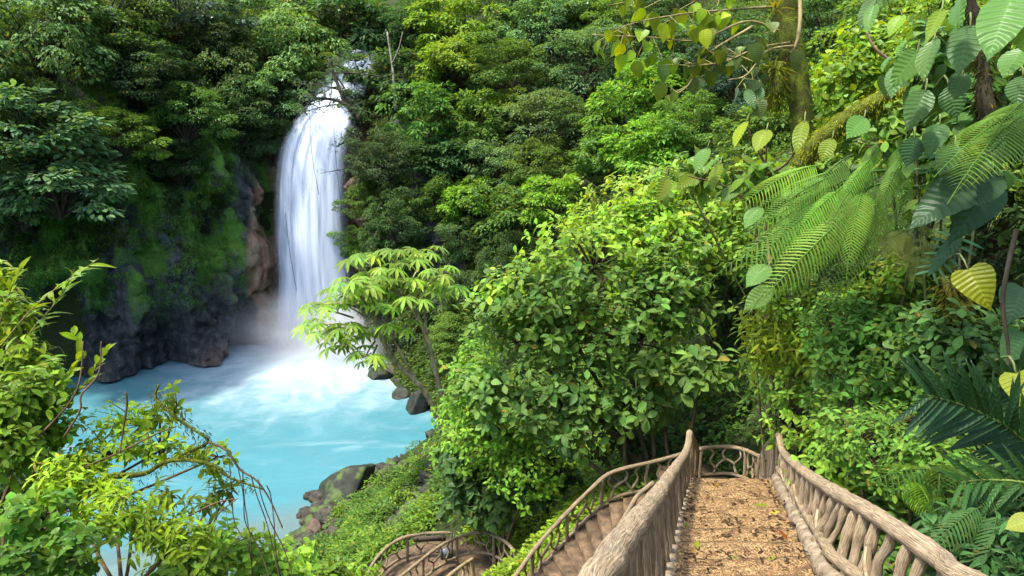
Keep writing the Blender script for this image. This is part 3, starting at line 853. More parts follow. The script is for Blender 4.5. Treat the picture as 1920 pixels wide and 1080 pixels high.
def branch_rail(label, pts, h=RAILH, r=.048, gap=1.25, color=GREY, seed=0, end_posts=True, bottom=.17, skip=()):
    root = thing('branch_railing', label, 'railing', np.array(pts[len(pts) // 2]) - [0, 0, h])
    path = spline(pts, max(30, int(plen(np.array(pts)) * 9))); L = plen(path); rg = np.random.default_rng(seed)
    rpart(root, 'top_rail', path, r, 10, color, .2, 4, seed)
    bot = path.copy(); bot[:, 2] -= h - bottom; bot[:, 2] += .04 * fbm(bot * 1.2, 2, seed)
    rpart(root, 'bottom_rail', bot, r * .85, 8, color, .25, 4, seed + 1)
    n = max(2, int(round(L / gap))); S = np.linspace(.05, L - .05, n + 1)
    for i, s in enumerate(S):
        hi = at_s(path, s); lo = hi.copy(); lo[2] -= h + .12
        rpart(root, 'post', spline([lo, (lo + hi) / 2 + rg.normal(0, .02, 3), hi], 8), [r * 1.1, r * .9, r], 8, color, .25, 6, seed + i)
    for i in range(n):
        s0, s1 = S[i], S[i + 1]; w_ = s1 - s0
        def q(f, z): 
            p_ = at_s(path, s0 + w_ * f); p_ = p_.copy(); p_[2] -= (h - bottom) * (1 - z); return p_
        m = rg.uniform(-.08, .08)
        sets = [[(.22 + m, 0), (.30 + m, .35), (.16, .7), (.22, 1)], [(.30 + m, .4), (.52, .52), (.62 + m, .3), (.72, 0)],
                [(.52, .5), (.58, .75), (.5, 1)], [(.68, .15), (.80, .5), (.74, .78), (.86, 1)]]
        if rg.random() < .5: sets = [[(1 - a, b_) for a, b_ in s_] for s_ in sets]
        for j, s_ in enumerate(sets):
            rpart(root, 'branch', spline([q(a, b_) for a, b_ in s_], 10), [r * .72, r * .55, r * .62], 7, color, .2, 8, seed + 10 * i + j)
    return root
branch_rail('pale branch-work railing closing the stair landing between the two newels',
            [P(1312, 842, 16.5), P(1340, 838, 16.6), P(1372, 838, 16.5), P(1400, 845, 15.9), P(1426, 857, 14.6)], seed=40, color=(.85, .84, .8))
branch_rail('long grey branch-work railing on the outer side of the curving lower steps', UP_L, seed=50)
branch_rail('short grey inner railing of the lower steps, half hidden by the thick rail', IN_L, seed=60)
R5 = [P(680, 1100, 19.0), P(694, 1068, 19.6), P(714, 1038, 20.4), P(745, 1013, 21.2), P(790, 1001, 21.8), P(850, 998, 22.0)]
R5 = [np.array([a[0], a[1], PLAT_Z + .92]) for a in R5]
def fix(px, py, z):
    """point of the view ray through (px, py) at height z"""
    a = P(px, py, 1.0); d = a - np.array([0, 0, CAMZ]); t = (z - CAMZ) / d[2]; return np.array([0, 0, CAMZ]) + d * t
zt = PLAT_Z + .85
R5 = [fix(678, 1110, zt), fix(692, 1070, zt), fix(712, 1040, zt), fix(745, 1013, zt), fix(790, 1001, zt), fix(850, 998, zt)]
rail5 = branch_rail('curved grey railing round the pool side of the lower viewing platform', R5, h=.85, seed=70)
R6 = [fix(735, 1095, zt), fix(775, 1062, zt), fix(820, 1027, zt + .05), fix(862, 1006, zt + .1), fix(905, 999, zt + .25), fix(942, 1012, zt + .45), fix(966, 1034, zt + .6)]
branch_rail('arched grey railing curving between the lower platform and its steps', R6, h=.85, seed=80)
R7 = [P(886, 1048, 17.5), P(862, 1064, 16.8), P(838, 1084, 16.0), P(812, 1108, 15.3)]
branch_rail('short sunlit railing stub beside the lowest steps at the picture edge', R7, h=.8, seed=90, color=(1.1, 1.08, 1.0), gap=1.0)

# dark plank fixed on the platform rail and the bluish panel lower down
M_DARK = surf('dark_weathered_wood', lambda b, ge, tc: (b.mix(b.noise(b.mapping(ge.outputs['Position'], (1, 1, 9)), 4, 4), (.02, .017, .014), (.10, .08, .06)), None, .01), .8, .2)
M_PANEL = surf('slate_blue_panel', lambda b, ge, tc: (b.mix(b.noise(ge.outputs['Position'], 5, 3), (.05, .06, .08), (.14, .17, .21)), None, .01), .5, .4)
def board(name, label, cat, a, b_, h, th, mat, tilt=0.0):
    c = (a + b_) / 2; root = thing(name, label, cat, c - [0, 0, h])
    u = (b_ - a) / 2; n = norm(np.array([u[1], -u[0], 0])); v = np.array([0, 0, h / 2]) + n * tilt
    def bx(c, u, v, n, th):
        V = np.array([c + s1 * u + s2 * v + s3 * n * th / 2 for s3 in (-1, 1) for s2 in (-1, 1) for s1 in (-1, 1)])
        F = [(0, 1, 3, 2), (4, 6, 7, 5), (0, 4, 5, 1), (2, 3, 7, 6), (0, 2, 6, 4), (1, 5, 7, 3)]
        return Geo().add(V, F)
    g = bx(c, u, v, n, th); gpart(root, 'board', g, mat, smooth=False)
    for s in (-.8, .8):
        gpart(root, 'bracket', bx(c + u * s + n * th * .8, norm(u) * .02, v * .9, n, .03), M_DARK, smooth=False)
    return root
board('sign_board', 'long dark wooden plank mounted across the platform railing', 'sign', fix(775, 1011, zt - .12), fix(836, 1009, zt - .12), .17, .05, M_DARK)
board('information_panel', 'low slate-blue panel standing behind the platform railing', 'sign', fix(826, 1040, PLAT_Z + .35), fix(848, 1036, PLAT_Z + .35), .3, .04, M_PANEL, -.05)
# ================================================================== vegetation
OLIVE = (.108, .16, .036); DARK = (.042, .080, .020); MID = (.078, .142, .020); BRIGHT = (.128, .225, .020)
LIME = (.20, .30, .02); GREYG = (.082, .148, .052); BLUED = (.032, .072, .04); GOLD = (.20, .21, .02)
ZUP = np.array([0, 0, 1.0])

def clump_leaves(rg, centers, outward, rc, flat, nper, size, droop=.35, jitter=.5):
    """leaves laid over flattened domes; returns pos, frames, sizes"""
    n = len(centers); N = n * nper
    c = np.repeat(centers, nper, 0); o = np.repeat(outward, nper, 0)
    d = norm(rg.normal(size=(N, 3)) + np.array([0, 0, .55]) + o * .55)
    rcv = np.repeat(np.broadcast_to(rc, (n,)), nper)
    rad = rg.uniform(.55, 1.0, N) ** .6
    pos = c + d * (rcv * rad)[:, None] * np.array([1, 1, flat])
    ld = norm(d * np.array([1, 1, .25]) + o * .35 + rg.normal(0, jitter, (N, 3)) * .6 - np.array([0, 0, droop]))
    ln = norm(ZUP + d * .45 + rg.normal(0, .32, (N, 3)))
    return pos, frames(ld, ln), size * rg.uniform(.65, 1.25, N)

def crown_mesh(name, seed, n_cl, nper, size, t, rc=.27, flat=.5, droop=.35, squash=.85, base=-.7):
    rg = np.random.default_rng(seed)
    d = norm(rg.normal(size=(n_cl * 3, 3)) + [0, 0, .12]); d = d[d[:, 2] > base][:n_cl]
    rad = rg.uniform(.55, 1.0, len(d)) * (1 + .45 * vnoise(d * 2.0, seed))
    c = d * rad[:, None] * [1, 1, squash]
    pos, Rm, s = clump_leaves(rg, c, d, rc * rg.uniform(.6, 1.25, len(c)), flat, nper, size, droop)
    V, F, UV = inst(t, pos, Rm, s)
    g = Geo()
    for k in range(0, len(c), 2):     # limbs that carry the leaf clumps
        p = spline([(0, 0, -.75), c[k] * .45 + [0, 0, -.25], c[k]], 6)
        g.add(*tube(p, [.022, .012, .004], 4, caps=False))
    me = mk_mesh(name, V, F, M_LEAF, smooth=False)
    return me, g
LIB = {}
def add_lib(kind, variants, **kw):
    LIB[kind] = []
    for v in range(variants):
        me, g = crown_mesh('crown_' + kind, hash_seed(kind) + v, **kw)
        Vl, Fl = g.get(); LIB[kind].append((me, split_mesh('limbs', Vl, Fl, M_BARK)))
def hash_seed(s): return sum(ord(c) * (i + 3) for i, c in enumerate(s)) % 9973
add_lib('fine', 3, n_cl=85, nper=110, size=.075, t=T_QUAD, rc=.23, flat=.5)
add_lib('broad', 3, n_cl=62, nper=75, size=.125, t=T_QUAD, rc=.27, flat=.42)
add_lib('feather', 2, n_cl=80, nper=110, size=.085, t=T_QUAD, rc=.22, flat=.8, droop=.8)
add_lib('round', 2, n_cl=70, nper=42, size=.135, t=T_ELL, rc=.25, flat=.4, droop=.2)

_C = CLIFF[::4, ::3]; _n1, _n2 = _C.shape[:2]
_t0, _t1, _t2, _t3 = _C[:-1, :-1].reshape(-1, 3), _C[1:, :-1].reshape(-1, 3), _C[1:, 1:].reshape(-1, 3), _C[:-1, 1:].reshape(-1, 3)
TA, TB, TC = np.vstack([_t0, _t0]), np.vstack([_t1, _t2]), np.vstack([_t2, _t3])
_e1, _e2 = TB - TA, TC - TA
def ray(o, d, far=130.0):
    """distance along unit ray to the ground or the cliff"""
    o = np.asarray(o, float); d = np.asarray(d, float)
    h = np.cross(d, _e2); a_ = (_e1 * h).sum(1); ok = np.abs(a_) > 1e-9; f = 1 / np.where(ok, a_, 1)
    s_ = o - TA; u = f * (s_ * h).sum(1); q_ = np.cross(s_, _e1); v = f * (q_ @ d); t = f * (_e2 * q_).sum(1)
    ok &= (u >= 0) & (v >= 0) & (u + v <= 1) & (t > .05); best = t[ok].min() if ok.any() else far
    ts = np.arange(1.0, best, .25)
    if len(ts):
        pp = o + ts[:, None] * d; below = pp[:, 2] < H(pp[:, 0], pp[:, 1])
        if below.any(): best = min(best, ts[np.argmax(below)])
    return best
def gdepth(px, py):
    a = P(px, py, 1.0) - np.array([0, 0, CAMZ]); ln = np.linalg.norm(a)
    return ray((0, 0, CAMZ), a / ln) / ln
def march(px, py, off):
    d = 5.0
    while d < 130:
        p = P(px, py, d)
        if p[2] - float(H(p[0], p[1])) < off: return d
        d += .5
    return 120.0

TREES = []
def tree(px, py, rpx, kind, color, label, depth=None, sq=1.0, var=0, trunk=True, yaw=None, sink=.7, cat='tree', name='jungle_tree', group='trees on the jungle slopes'):
    g0 = gdepth(px, py)
    depth = g0 / (1 + (sink * rpx) / 1280)
    c = P(px, py, depth); r = rpx / 1280 * depth
    view = norm(np.array([c[0], c[1], 0.0]))
    gz = float(H(c[0] + view[0] * .5 * r, c[1] + view[1] * .5 * r))
    if gz > c[2] - 2.0 * r: basep = np.array([c[0] + view[0] * .5 * r, c[1] + view[1] * .5 * r, gz - .2])
    else:   # grows out of the steep face behind it
        dv = norm(view + [0, 0, -.5]); hd = ray(c, dv, 40.0)
        basep = c + dv * (hd + .3) if hd < 12 else c + view * r
    root = thing(name, label, cat, basep, group)
    me, limb = LIB[kind][var % len(LIB[kind])]
    L = np.array(root.location)
    yaw = yaw if yaw is not None else (px * 7 + py * 13) % 360
    for nm, m, colr in (('crown', me, color), ('limbs', limb, (.045, .038, .026))):
        o = link(nm, m, root, c - L, color=colr); o.scale = (r * 1.12, r * .92, r * sq); o.rotation_euler = (0, 0, R(yaw))
    p = spline([L, L * .5 + c * .5 + [.05 * r, 0, -.1 * r], c + [0, 0, -.3 * r]], 10)
    V, F = tube(p, [.05 * r + .06, .02 * r + .03], 7, .15, 2, 1); gpart(root, 'trunk', Geo().add(V, F), M_BARK, color=(.06, .052, .038))
    TREES.append(root)
    return root

LEFTG = [  # beyond the pool, left of the fall
 (75, 65, 120, 'feather', OLIVE, 'pale olive feathery tree filling the top left corner', 57),
 (20, 190, 85, 'fine', MID, 'shadowy tree at the left edge above the round-leaved grey-green tree', 60),
 (60, 260, 95, 'round', GREYG, 'upper tier of grey-green round-leaved foliage at the left edge', 47),
 (105, 345, 92, 'round', GREYG, 'grey-green round-leaved tree hanging in front of the dark cliff', 46),
 (35, 370, 70, 'round', GREYG, 'lowest grey-green round-leaved tree touching the left edge of the view', 45),
 (215, 258, 62, 'fine', BRIGHT, 'small vivid green tree beside the grey-green round-leaved tree', 50),
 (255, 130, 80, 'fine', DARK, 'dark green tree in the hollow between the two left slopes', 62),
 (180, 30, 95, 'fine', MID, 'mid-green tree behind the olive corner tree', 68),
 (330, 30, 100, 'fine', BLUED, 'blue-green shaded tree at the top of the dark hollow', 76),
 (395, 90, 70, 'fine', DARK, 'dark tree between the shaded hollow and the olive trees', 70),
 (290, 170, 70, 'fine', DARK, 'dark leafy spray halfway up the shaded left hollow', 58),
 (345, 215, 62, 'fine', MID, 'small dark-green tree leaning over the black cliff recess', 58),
 (455, 50, 75, 'feather', OLIVE, 'yellow-olive tree near the top above the waterfall', 66),
 (545, 85, 85, 'feather', OLIVE, 'olive tree with mossy yellow twigs directly above the fall', 65),
 (430, 150, 65, 'feather', OLIVE, 'olive hanging tree left of the fall lip', 62),
 (500, 195, 75, 'fine', GREYG, 'grey-olive tree drooping toward the upper left of the fall', 61),
 (440, 235, 62, 'fine', DARK, 'dark green tree shading the cliff left of the fall', 60),
 (505, 272, 42, 'fine', GREYG, 'small grey-green bush hanging at the brown rock edge of the fall', 61),
 (610, 40, 80, 'feather', OLIVE, 'loose olive tree at the top middle of the view', 66),
 (590, 140, 48, 'fine', MID, 'thin green tree overhanging the top of the white water', 62),
 (335, 310, 55, 'fine', DARK, 'deep green shrub clinging to the dark cliff face', 57),
]
RIGHTG = [  # right of the fall
 (690, 60, 82, 'broad', DARK, 'dark broad-leaved tree with a pale slender trunk near the top', 66),
 (735, 160, 70, 'broad', DARK, 'dark drooping broad-leaved tree right of the upper fall', 60),
 (705, 225, 50, 'broad', DARK, 'dark tree whose branches reach across the upper water', 60),
 (725, 300, 55, 'fine', DARK, 'dark shrubby tree against the right side of the white fall', 59),
 (700, 385, 46, 'fine', MID, 'shrubby green tree beside the middle of the falling water', 58),
 (672, 460, 40, 'fine', MID, 'dense little bush overhanging the falling water behind the yellow-green palmate tree', 57),
 (740, 410, 55, 'fine', DARK, 'dark green bush behind the crown of the palmate tree', 56),
 (870, 60, 70, 'broad', BRIGHT, 'bright yellow-green tree standing out high on the slope', None),
 (850, 130, 62, 'broad', BRIGHT, 'bright green tree just under the brightest upper tree', None),
 (800, 60, 75, 'fine', DARK, 'dark tree behind the bright yellow-green upper tree', None),
 (800, 215, 62, 'broad', MID, 'mid-green tree descending below the bright upper trees', None),
 (950, 140, 70, 'fine', MID, 'fine-leaved green tree right of the bright upper tree', None),
 (1030, 50, 80, 'fine', GREYG, 'grey-green fine-leaved tree at the top centre right', None),
 (985, 10, 60, 'fine', DARK, 'dark treetop cut by the upper picture edge', None),
 (1090, 130, 78, 'fine', GREYG, 'large olive-green fine-leaved tree in the upper middle slope', None),
 (1160, 50, 70, 'fine', MID, 'green tree behind the dangling yellow leaves', None),
 (900, 235, 62, 'broad', MID, 'leafy tree in the middle of the far slope', None),
 (950, 215, 46, 'broad', BRIGHT, 'small bright rosette-leaved shrub in the middle slope', None),
 (1030, 235, 76, 'fine', GREYG, 'rounded grey-green tree over the dark slope hollow', None),
 (1110, 225, 60, 'fine', MID, 'mid-green rounded tree below the olive-green upper tree', None),
 (1200, 200, 78, 'broad', BRIGHT, 'broad bright green tree with tiered sprays right of centre', None),
 (1245, 130, 60, 'broad', MID, 'green tiered tree behind the bare yellowish branches', None),
 (1150, 290, 66, 'broad', MID, 'tiered leafy tree above the big oval-leaved bush', None),
 (1230, 290, 70, 'broad', BRIGHT, 'bright tiered foliage just above the sunny bush top', None),
 (1310, 235, 66, 'fine', MID, 'small-leaved tree in front of the dark cave-like hollow', None),
 (1320, 90, 85, 'fine', DARK, 'dark vine-covered tree behind the mossy trunk', None),
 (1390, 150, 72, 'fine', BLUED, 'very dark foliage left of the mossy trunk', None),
 (1010, 320, 66, 'fine', MID, 'olive shrubby tree at the centre of the far slope', None),
 (930, 310, 62, 'fine', GREYG, 'dull green tree with a few brown twigs mid slope', None),
 (850, 300, 60, 'broad', DARK, 'dark leafy tree left of the middle slope', None),
 (780, 320, 52, 'broad', DARK, 'dark tree a little right of the falling water', None),
 (820, 380, 60, 'fine', MID, 'green shrub tree above the palmate tree', None),
 (890, 385, 60, 'broad', BRIGHT, 'lighter green shrub in the lower middle of the far slope', None),
 (965, 405, 64, 'broad', MID, 'spreading leafy shrub left of the sunny bush top', None),
 (1050, 380, 58, 'broad', BRIGHT, 'bright leafy shrub touching the sunny bush top', None),
 (880, 460, 58, 'fine', DARK, 'dark shrub in the shade behind the palmate tree', None),
 (950, 490, 54, 'fine', DARK, 'dark hanging foliage between palmate tree and oval-leaved bush', None),
 (880, 545, 52, 'fine', DARK, 'dark trailing vines right of the palmate tree crown', None),
 (855, 625, 46, 'fine', MID, 'shaded climbing greenery behind the two slender palmate trunks', None),
 (800, 480, 50, 'fine', DARK, 'dark mass of leaves directly behind the palmate crown', None),
 (1090, 10, 55, 'fine', MID, 'small treetop at the upper edge beside the grey-green tree', None),
 (1240, 30, 60, 'fine', DARK, 'dark treetop behind the yellow hanging leaves', None),
 (1560, 60, 95, 'fine', DARK, 'dark ivy-hung slope tree right behind the mossy trunk', 24),
 (1620, 130, 85, 'broad', BRIGHT, 'sunny broad-leaved shrub between mossy trunk and diagonal mossy limb', 17),
 (1570, 200, 70, 'broad', BRIGHT, 'bright shrub under the sunny shrub beside the mossy trunk', 16),
 (1700, 60, 90, 'broad', MID, 'green shrub behind the large ribbed leaves at the top right', 16),
 (1820, 150, 110, 'broad', BRIGHT, 'bright green thicket glimpsed behind the dark leaning trunk', 14),
 (1440, 260, 70, 'broad', MID, 'leafy shrub at the foot of the mossy trunk', 18),
 (1390, 400, 80, 'broad', MID, 'green shrub right of the sunny bush top', 21),
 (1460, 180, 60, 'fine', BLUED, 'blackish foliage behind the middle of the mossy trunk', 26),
]
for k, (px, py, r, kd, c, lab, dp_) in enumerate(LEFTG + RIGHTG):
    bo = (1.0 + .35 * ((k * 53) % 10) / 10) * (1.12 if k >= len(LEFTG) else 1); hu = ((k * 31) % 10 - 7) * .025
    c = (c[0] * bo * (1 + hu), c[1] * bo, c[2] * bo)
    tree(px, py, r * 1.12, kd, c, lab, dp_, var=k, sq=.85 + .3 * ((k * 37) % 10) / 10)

# ---- scattered low growth over the ground: nobody could count it
def scatter(name, label, region, n, nper, size, rc, color, seed, t=T_QUAD, flat=.6, zoff=.1, minz=.35, keep=None, mat=None):
    rg = np.random.default_rng(seed)
    x = rg.uniform(region[0], region[1], n * 3); y = rg.uniform(region[2], region[3], n * 3)
    z = H(x, y); ok = z > minz
    if keep is not None: ok &= keep(x, y, z)
    # keep off the paved flights
    ok &= ~((y > -1) & (y < 13.5) & (x > xl(y) - .25) & (x < xr(y) + .5))
    for (a_, b_, c_, r_) in PADS: ok &= np.hypot(x - a_, y - b_) > r_ * .75
    x, y, z = x[ok][:n], y[ok][:n], z[ok][:n]
    c = np.stack([x, y, z + zoff], -1)
    e = .5; gxn = H(x + e, y) - H(x - e, y); gyn = H(x, y + e) - H(x, y - e)
    out_ = norm(np.stack([-gxn, -gyn, 0 * gxn + 1], -1))
    pos, Rm, s = clump_leaves(rg, c, out_, rc * rg.uniform(.5, 1.4, len(c)), flat, nper, size)
    V, F, UV = inst(t, pos, Rm, s)
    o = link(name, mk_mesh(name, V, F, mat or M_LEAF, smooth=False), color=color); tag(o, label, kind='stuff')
    return o
nz2 = lambda x, y, s, seed: vnoise(np.stack([x * s, y * s, 0 * x], -1), seed)
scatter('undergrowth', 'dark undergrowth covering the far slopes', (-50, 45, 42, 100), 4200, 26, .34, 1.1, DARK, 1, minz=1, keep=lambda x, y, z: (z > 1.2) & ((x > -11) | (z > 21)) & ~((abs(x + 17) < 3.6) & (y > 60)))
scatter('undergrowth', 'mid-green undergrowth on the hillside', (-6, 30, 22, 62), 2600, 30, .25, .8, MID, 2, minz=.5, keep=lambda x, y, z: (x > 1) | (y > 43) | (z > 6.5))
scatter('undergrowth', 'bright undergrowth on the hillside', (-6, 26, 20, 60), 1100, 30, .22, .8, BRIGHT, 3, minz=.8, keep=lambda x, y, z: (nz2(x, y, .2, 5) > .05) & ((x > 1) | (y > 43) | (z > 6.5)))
scatter('undergrowth', 'leafy growth on the slope right of the stairs', (2.8, 16, -2, 22), 1500, 34, .15, .45, MID, 4, keep=lambda x, y, z: x > 3.0, t=T_ELL)
scatter('ground_cover', 'sunny yellow-green ground cover below the left railing', (-4.5, 3.6, 6, 21), 1700, 30, .12, .35, LIME, 6, flat=.5, t=T_ELL, keep=lambda x, y, z: (x > -3.5 + .1 * y))
scatter('ground_cover', 'bright green ground cover between the shore rocks', (-9, 1, 22, 40), 1300, 30, .17, .5, BRIGHT, 7, flat=.9, zoff=.22, minz=.6, keep=lambda x, y, z: (nz2(x, y, .9, 9) > .34 - .055 * z) & (nz2(x, y, 2.1, 29) > -.35))
scatter('ground_cover', 'mid-green ferny growth among the shore rocks', (-9, 1, 22, 40), 900, 30, .2, .5, MID, 17, flat=1.0, zoff=.2, minz=.7, keep=lambda x, y, z: nz2(x, y, .8, 19) > .35 - .04 * z)
scatter('undergrowth', 'leafy growth along the left bank of the pool', (-46, -15, 14, 53), 2400, 26, .24, .7, MID, 9, minz=.4)
scatter('undergrowth', 'leafy growth on the slope left below the stairs', (-22, -1, 0, 32), 2600, 26, .2, .55, MID, 8, minz=1.6, keep=lambda x, y, z: (y < 20) | (z > 7))

scatter('undergrowth', 'dark growth over the steep shore behind the palmate tree', (-13, -2, 43, 60), 1400, 26, .26, .6, MID, 10, minz=.5)
# ---- growth hanging on the cliff
def cliff_cover(name, label, n, nper, size, rc, color, seed, zlo, xr_, thr, flat=.9, droop=.9):
    rg = np.random.default_rng(seed)
    i = rg.integers(0, nS, n * 4); j = rg.integers(0, nT, n * 4)
    p = CLIFF[i, j]; nn = CLN[i]
    m = (p[:, 2] > zlo + 2.5 * vnoise(p * .25, seed)) & (p[:, 0] > xr_[0]) & (p[:, 0] < xr_[1]) & (vnoise(p * np.array([.35, .35, .16]), seed + 1) + .4 * vnoise(p * .9, seed + 2) > thr)
    m &= ~((np.abs(p[:, 0] + 18.6) < 5.2 + .6 * vnoise(p * .5, 4)) | ((np.abs(p[:, 0] + 22.0) < 4.2 + .8 * vnoise(p * .5, 6)) & (p[:, 2] < 18.5)))
    p = p[m][:n]; nn = np.c_[nn[m][:n], np.zeros(len(p))]
    pos, Rm, s = clump_leaves(rg, p + nn * .15, norm(nn + [0, 0, .2]), rc * rg.uniform(.5, 1.3, len(p)), flat, nper, size, droop)
    V, F, UV = inst(T_QUAD, pos, Rm, s)
    o = link(name, mk_mesh(name, V, F, M_LEAF, smooth=False), color=color); tag(o, label, kind='stuff')
cliff_cover('creepers', 'dark creepers over the upper cliff', 2600, 26, .26, .55, DARK, 41, 11.5, (-60, -10), -.25)
cliff_cover('creepers', 'green creepers and ferns on the cliff', 1500, 24, .22, .5, MID, 42, 8.0, (-60, -8), .05)
cliff_cover('moss_fringe', 'vivid green mossy fringe on the cliff', 3200, 30, .12, .42, (.075, .18, .022), 43, 4.5, (-60, -6), .10, .7, 1.1)
cliff_cover('creepers', 'green growth covering the bank right of the fall', 2600, 24, .26, .6, MID, 44, 1.2, (-13.5, -3), -.6)
cliff_cover('creepers', 'darker growth on the bank right of the fall', 1600, 24, .3, .6, DARK, 45, 1.6, (-14.0, -3), -.3)

# ---- branches reaching in front of the fall
def bough(label, pts, r, sprays, color, seed, leaf=.32, n_sp=10, nper=40, rc=.6, group=None):
    root = thing('overhanging_branch', label, 'branch', pts[0], group)
    p = spline(pts, 24); V, F = tube(p, [r, r * .35], 6, .2, 2, seed); gpart(root, 'limb', Geo().add(V, F), M_BARK, color=(.045, .04, .03))
    rg = np.random.default_rng(seed); g = Geo(); cs = []
    for k in range(n_sp):
        a = p[int(rg.uniform(.25, 1) * 23)]; e = a + rg.normal(0, sprays, 3) * [1, .6, .8]
        g.add(*tube(spline([a, (a + e) / 2 + [0, 0, .15], e], 6), [r * .3, r * .12], 4, caps=False)); cs.append(e)
    gpart(root, 'twigs', g, M_BARK, color=(.05, .045, .03), kind='stuff')
    cs = np.array(cs); pos, Rm, s = clump_leaves(rg, cs, norm(rg.normal(size=cs.shape)), rc, .6, nper, leaf)
    V, F, UV = inst(T_QUAD, pos, Rm, s); part(root, 'foliage', V, F, M_LEAF, color=color, smooth=False, kind='stuff')
bough('dark forked branch crossing the top of the waterfall', [P(675, 225, 61), P(650, 195, 61), P(630, 150, 61), P(615, 110, 61)], .28, 1.5, DARK, 3, n_sp=16)
bough('dark leafy branch arching left over the upper waterfall', [P(672, 222, 61), P(640, 192, 60.5), P(600, 185, 60), P(575, 195, 60)], .2, 1.2, DARK, 4, n_sp=14, leaf=.28)
bough('thin twig with a tuft of leaves poking across the middle fall', [P(672, 312, 59.5), P(640, 318, 59.5), P(600, 325, 59.5)], .06, .35, DARK, 5, leaf=.22, n_sp=5, nper=9, rc=.3)
bough('small leafy branch at the right edge of the upper fall', [P(668, 262, 60), P(645, 268, 60), P(632, 275, 60)], .09, .8, DARK, 6, n_sp=8, leaf=.25)
def vine(label, pts, r=.02, parent=None):
    V, F = tube(spline(pts, 20), r, 4, 0, 1, 0); me = split_mesh('hanging_vine', V - np.array(pts[0]), F, M_BARK)
    o = link('hanging_vine', me, loc=pts[0], color=(.05, .05, .03)); tag(o, label, 'vine'); return o
vine('long thin vine dangling down the middle of the white fall', [P(625, 235, 60.5), P(632, 320, 60.5), P(641, 395, 60.5)])
vine('short thin vine hanging before the left half of the fall', [P(580, 200, 60), P(585, 290, 60), P(598, 365, 60)], .02)
vine('dark bare vine hanging against the lower left of the fall', [P(535, 400, 60.5), P(543, 470, 60.5), P(556, 545, 60.5)], .025)
# pale slender trunk
V, F = tube(spline([P(742, 205, 61), P(736, 130, 62), P(726, 60, 62.5)], 16), [.13, .08], 8, .1, 1, 2)
r_ = thing('slender_trunk', 'pale slender trunk rising through the dark trees right of the fall', 'tree', P(742, 205, 61)); gpart(r_, 'trunk', Geo().add(V, F), M_BARK, color=(.15, .15, .12))
V, F = tube(spline([P(735, 120, 62), P(748, 90, 62), P(755, 60, 62)], 8), [.07, .04], 5, .1, 1, 2); gpart(r_, 'limb', Geo().add(V, F), M_BARK, color=(.14, .13, .11))

# ================================================================== rocks on the near shore
bms = []
for k in range(5):
    bm = bmesh.new(); bmesh.ops.create_icosphere(bm, subdivisions=4, radius=1.0)
    Vb = np.array([v.co[:] for v in bm.verts])
    rgk = np.random.default_rng(70 + k)
    for _ in range(9):      # facets: shave with planes
        n_ = norm(rgk.normal(size=3)); dd = rgk.uniform(.55, .85); s_ = Vb @ n_; over = np.clip(s_ - dd, 0, None); Vb = Vb - over[:, None] * n_ * .9
    Vb = Vb * (1 + .10 * fbm(Vb * 2.2, 4, 80 + k))[:, None]
    for v, c in zip(bm.verts, Vb): v.co = c
    me = bpy.data.meshes.new('boulder'); bm.to_mesh(me); bm.free(); me.materials.append(M_BOULD)
    me.polygons.foreach_set('use_smooth', np.ones(len(me.polygons), dtype=bool)); bms.append(me)
def rock(label, px, py, wpx, hpx, color, moss, k, rot=0, group='rocks along the near shore', dd=None, z=None):
    d = dd or march(px, py + hpx * .3, .05)
    p = P(px, py, d); wv = wpx / 1280 * d / 2; hv = hpx / 1280 * d / 2
    p[2] = max(float(H(p[0], p[1])), -.3) + hv * .4
    o = link('boulder', bms[k % 5], loc=p); o.scale = (wv, wv * .8, hv * 1.15); o.rotation_euler = (0, R(rot), R(k * 67)) if not rot else (0, R(rot), 0)
    o.color = (*color, moss); tag(o, label, 'rock', group); return o
DG = (.022, .026, .018); BR = (.085, .055, .038); GB = (.055, .046, .036); RD = (.14, .065, .038)
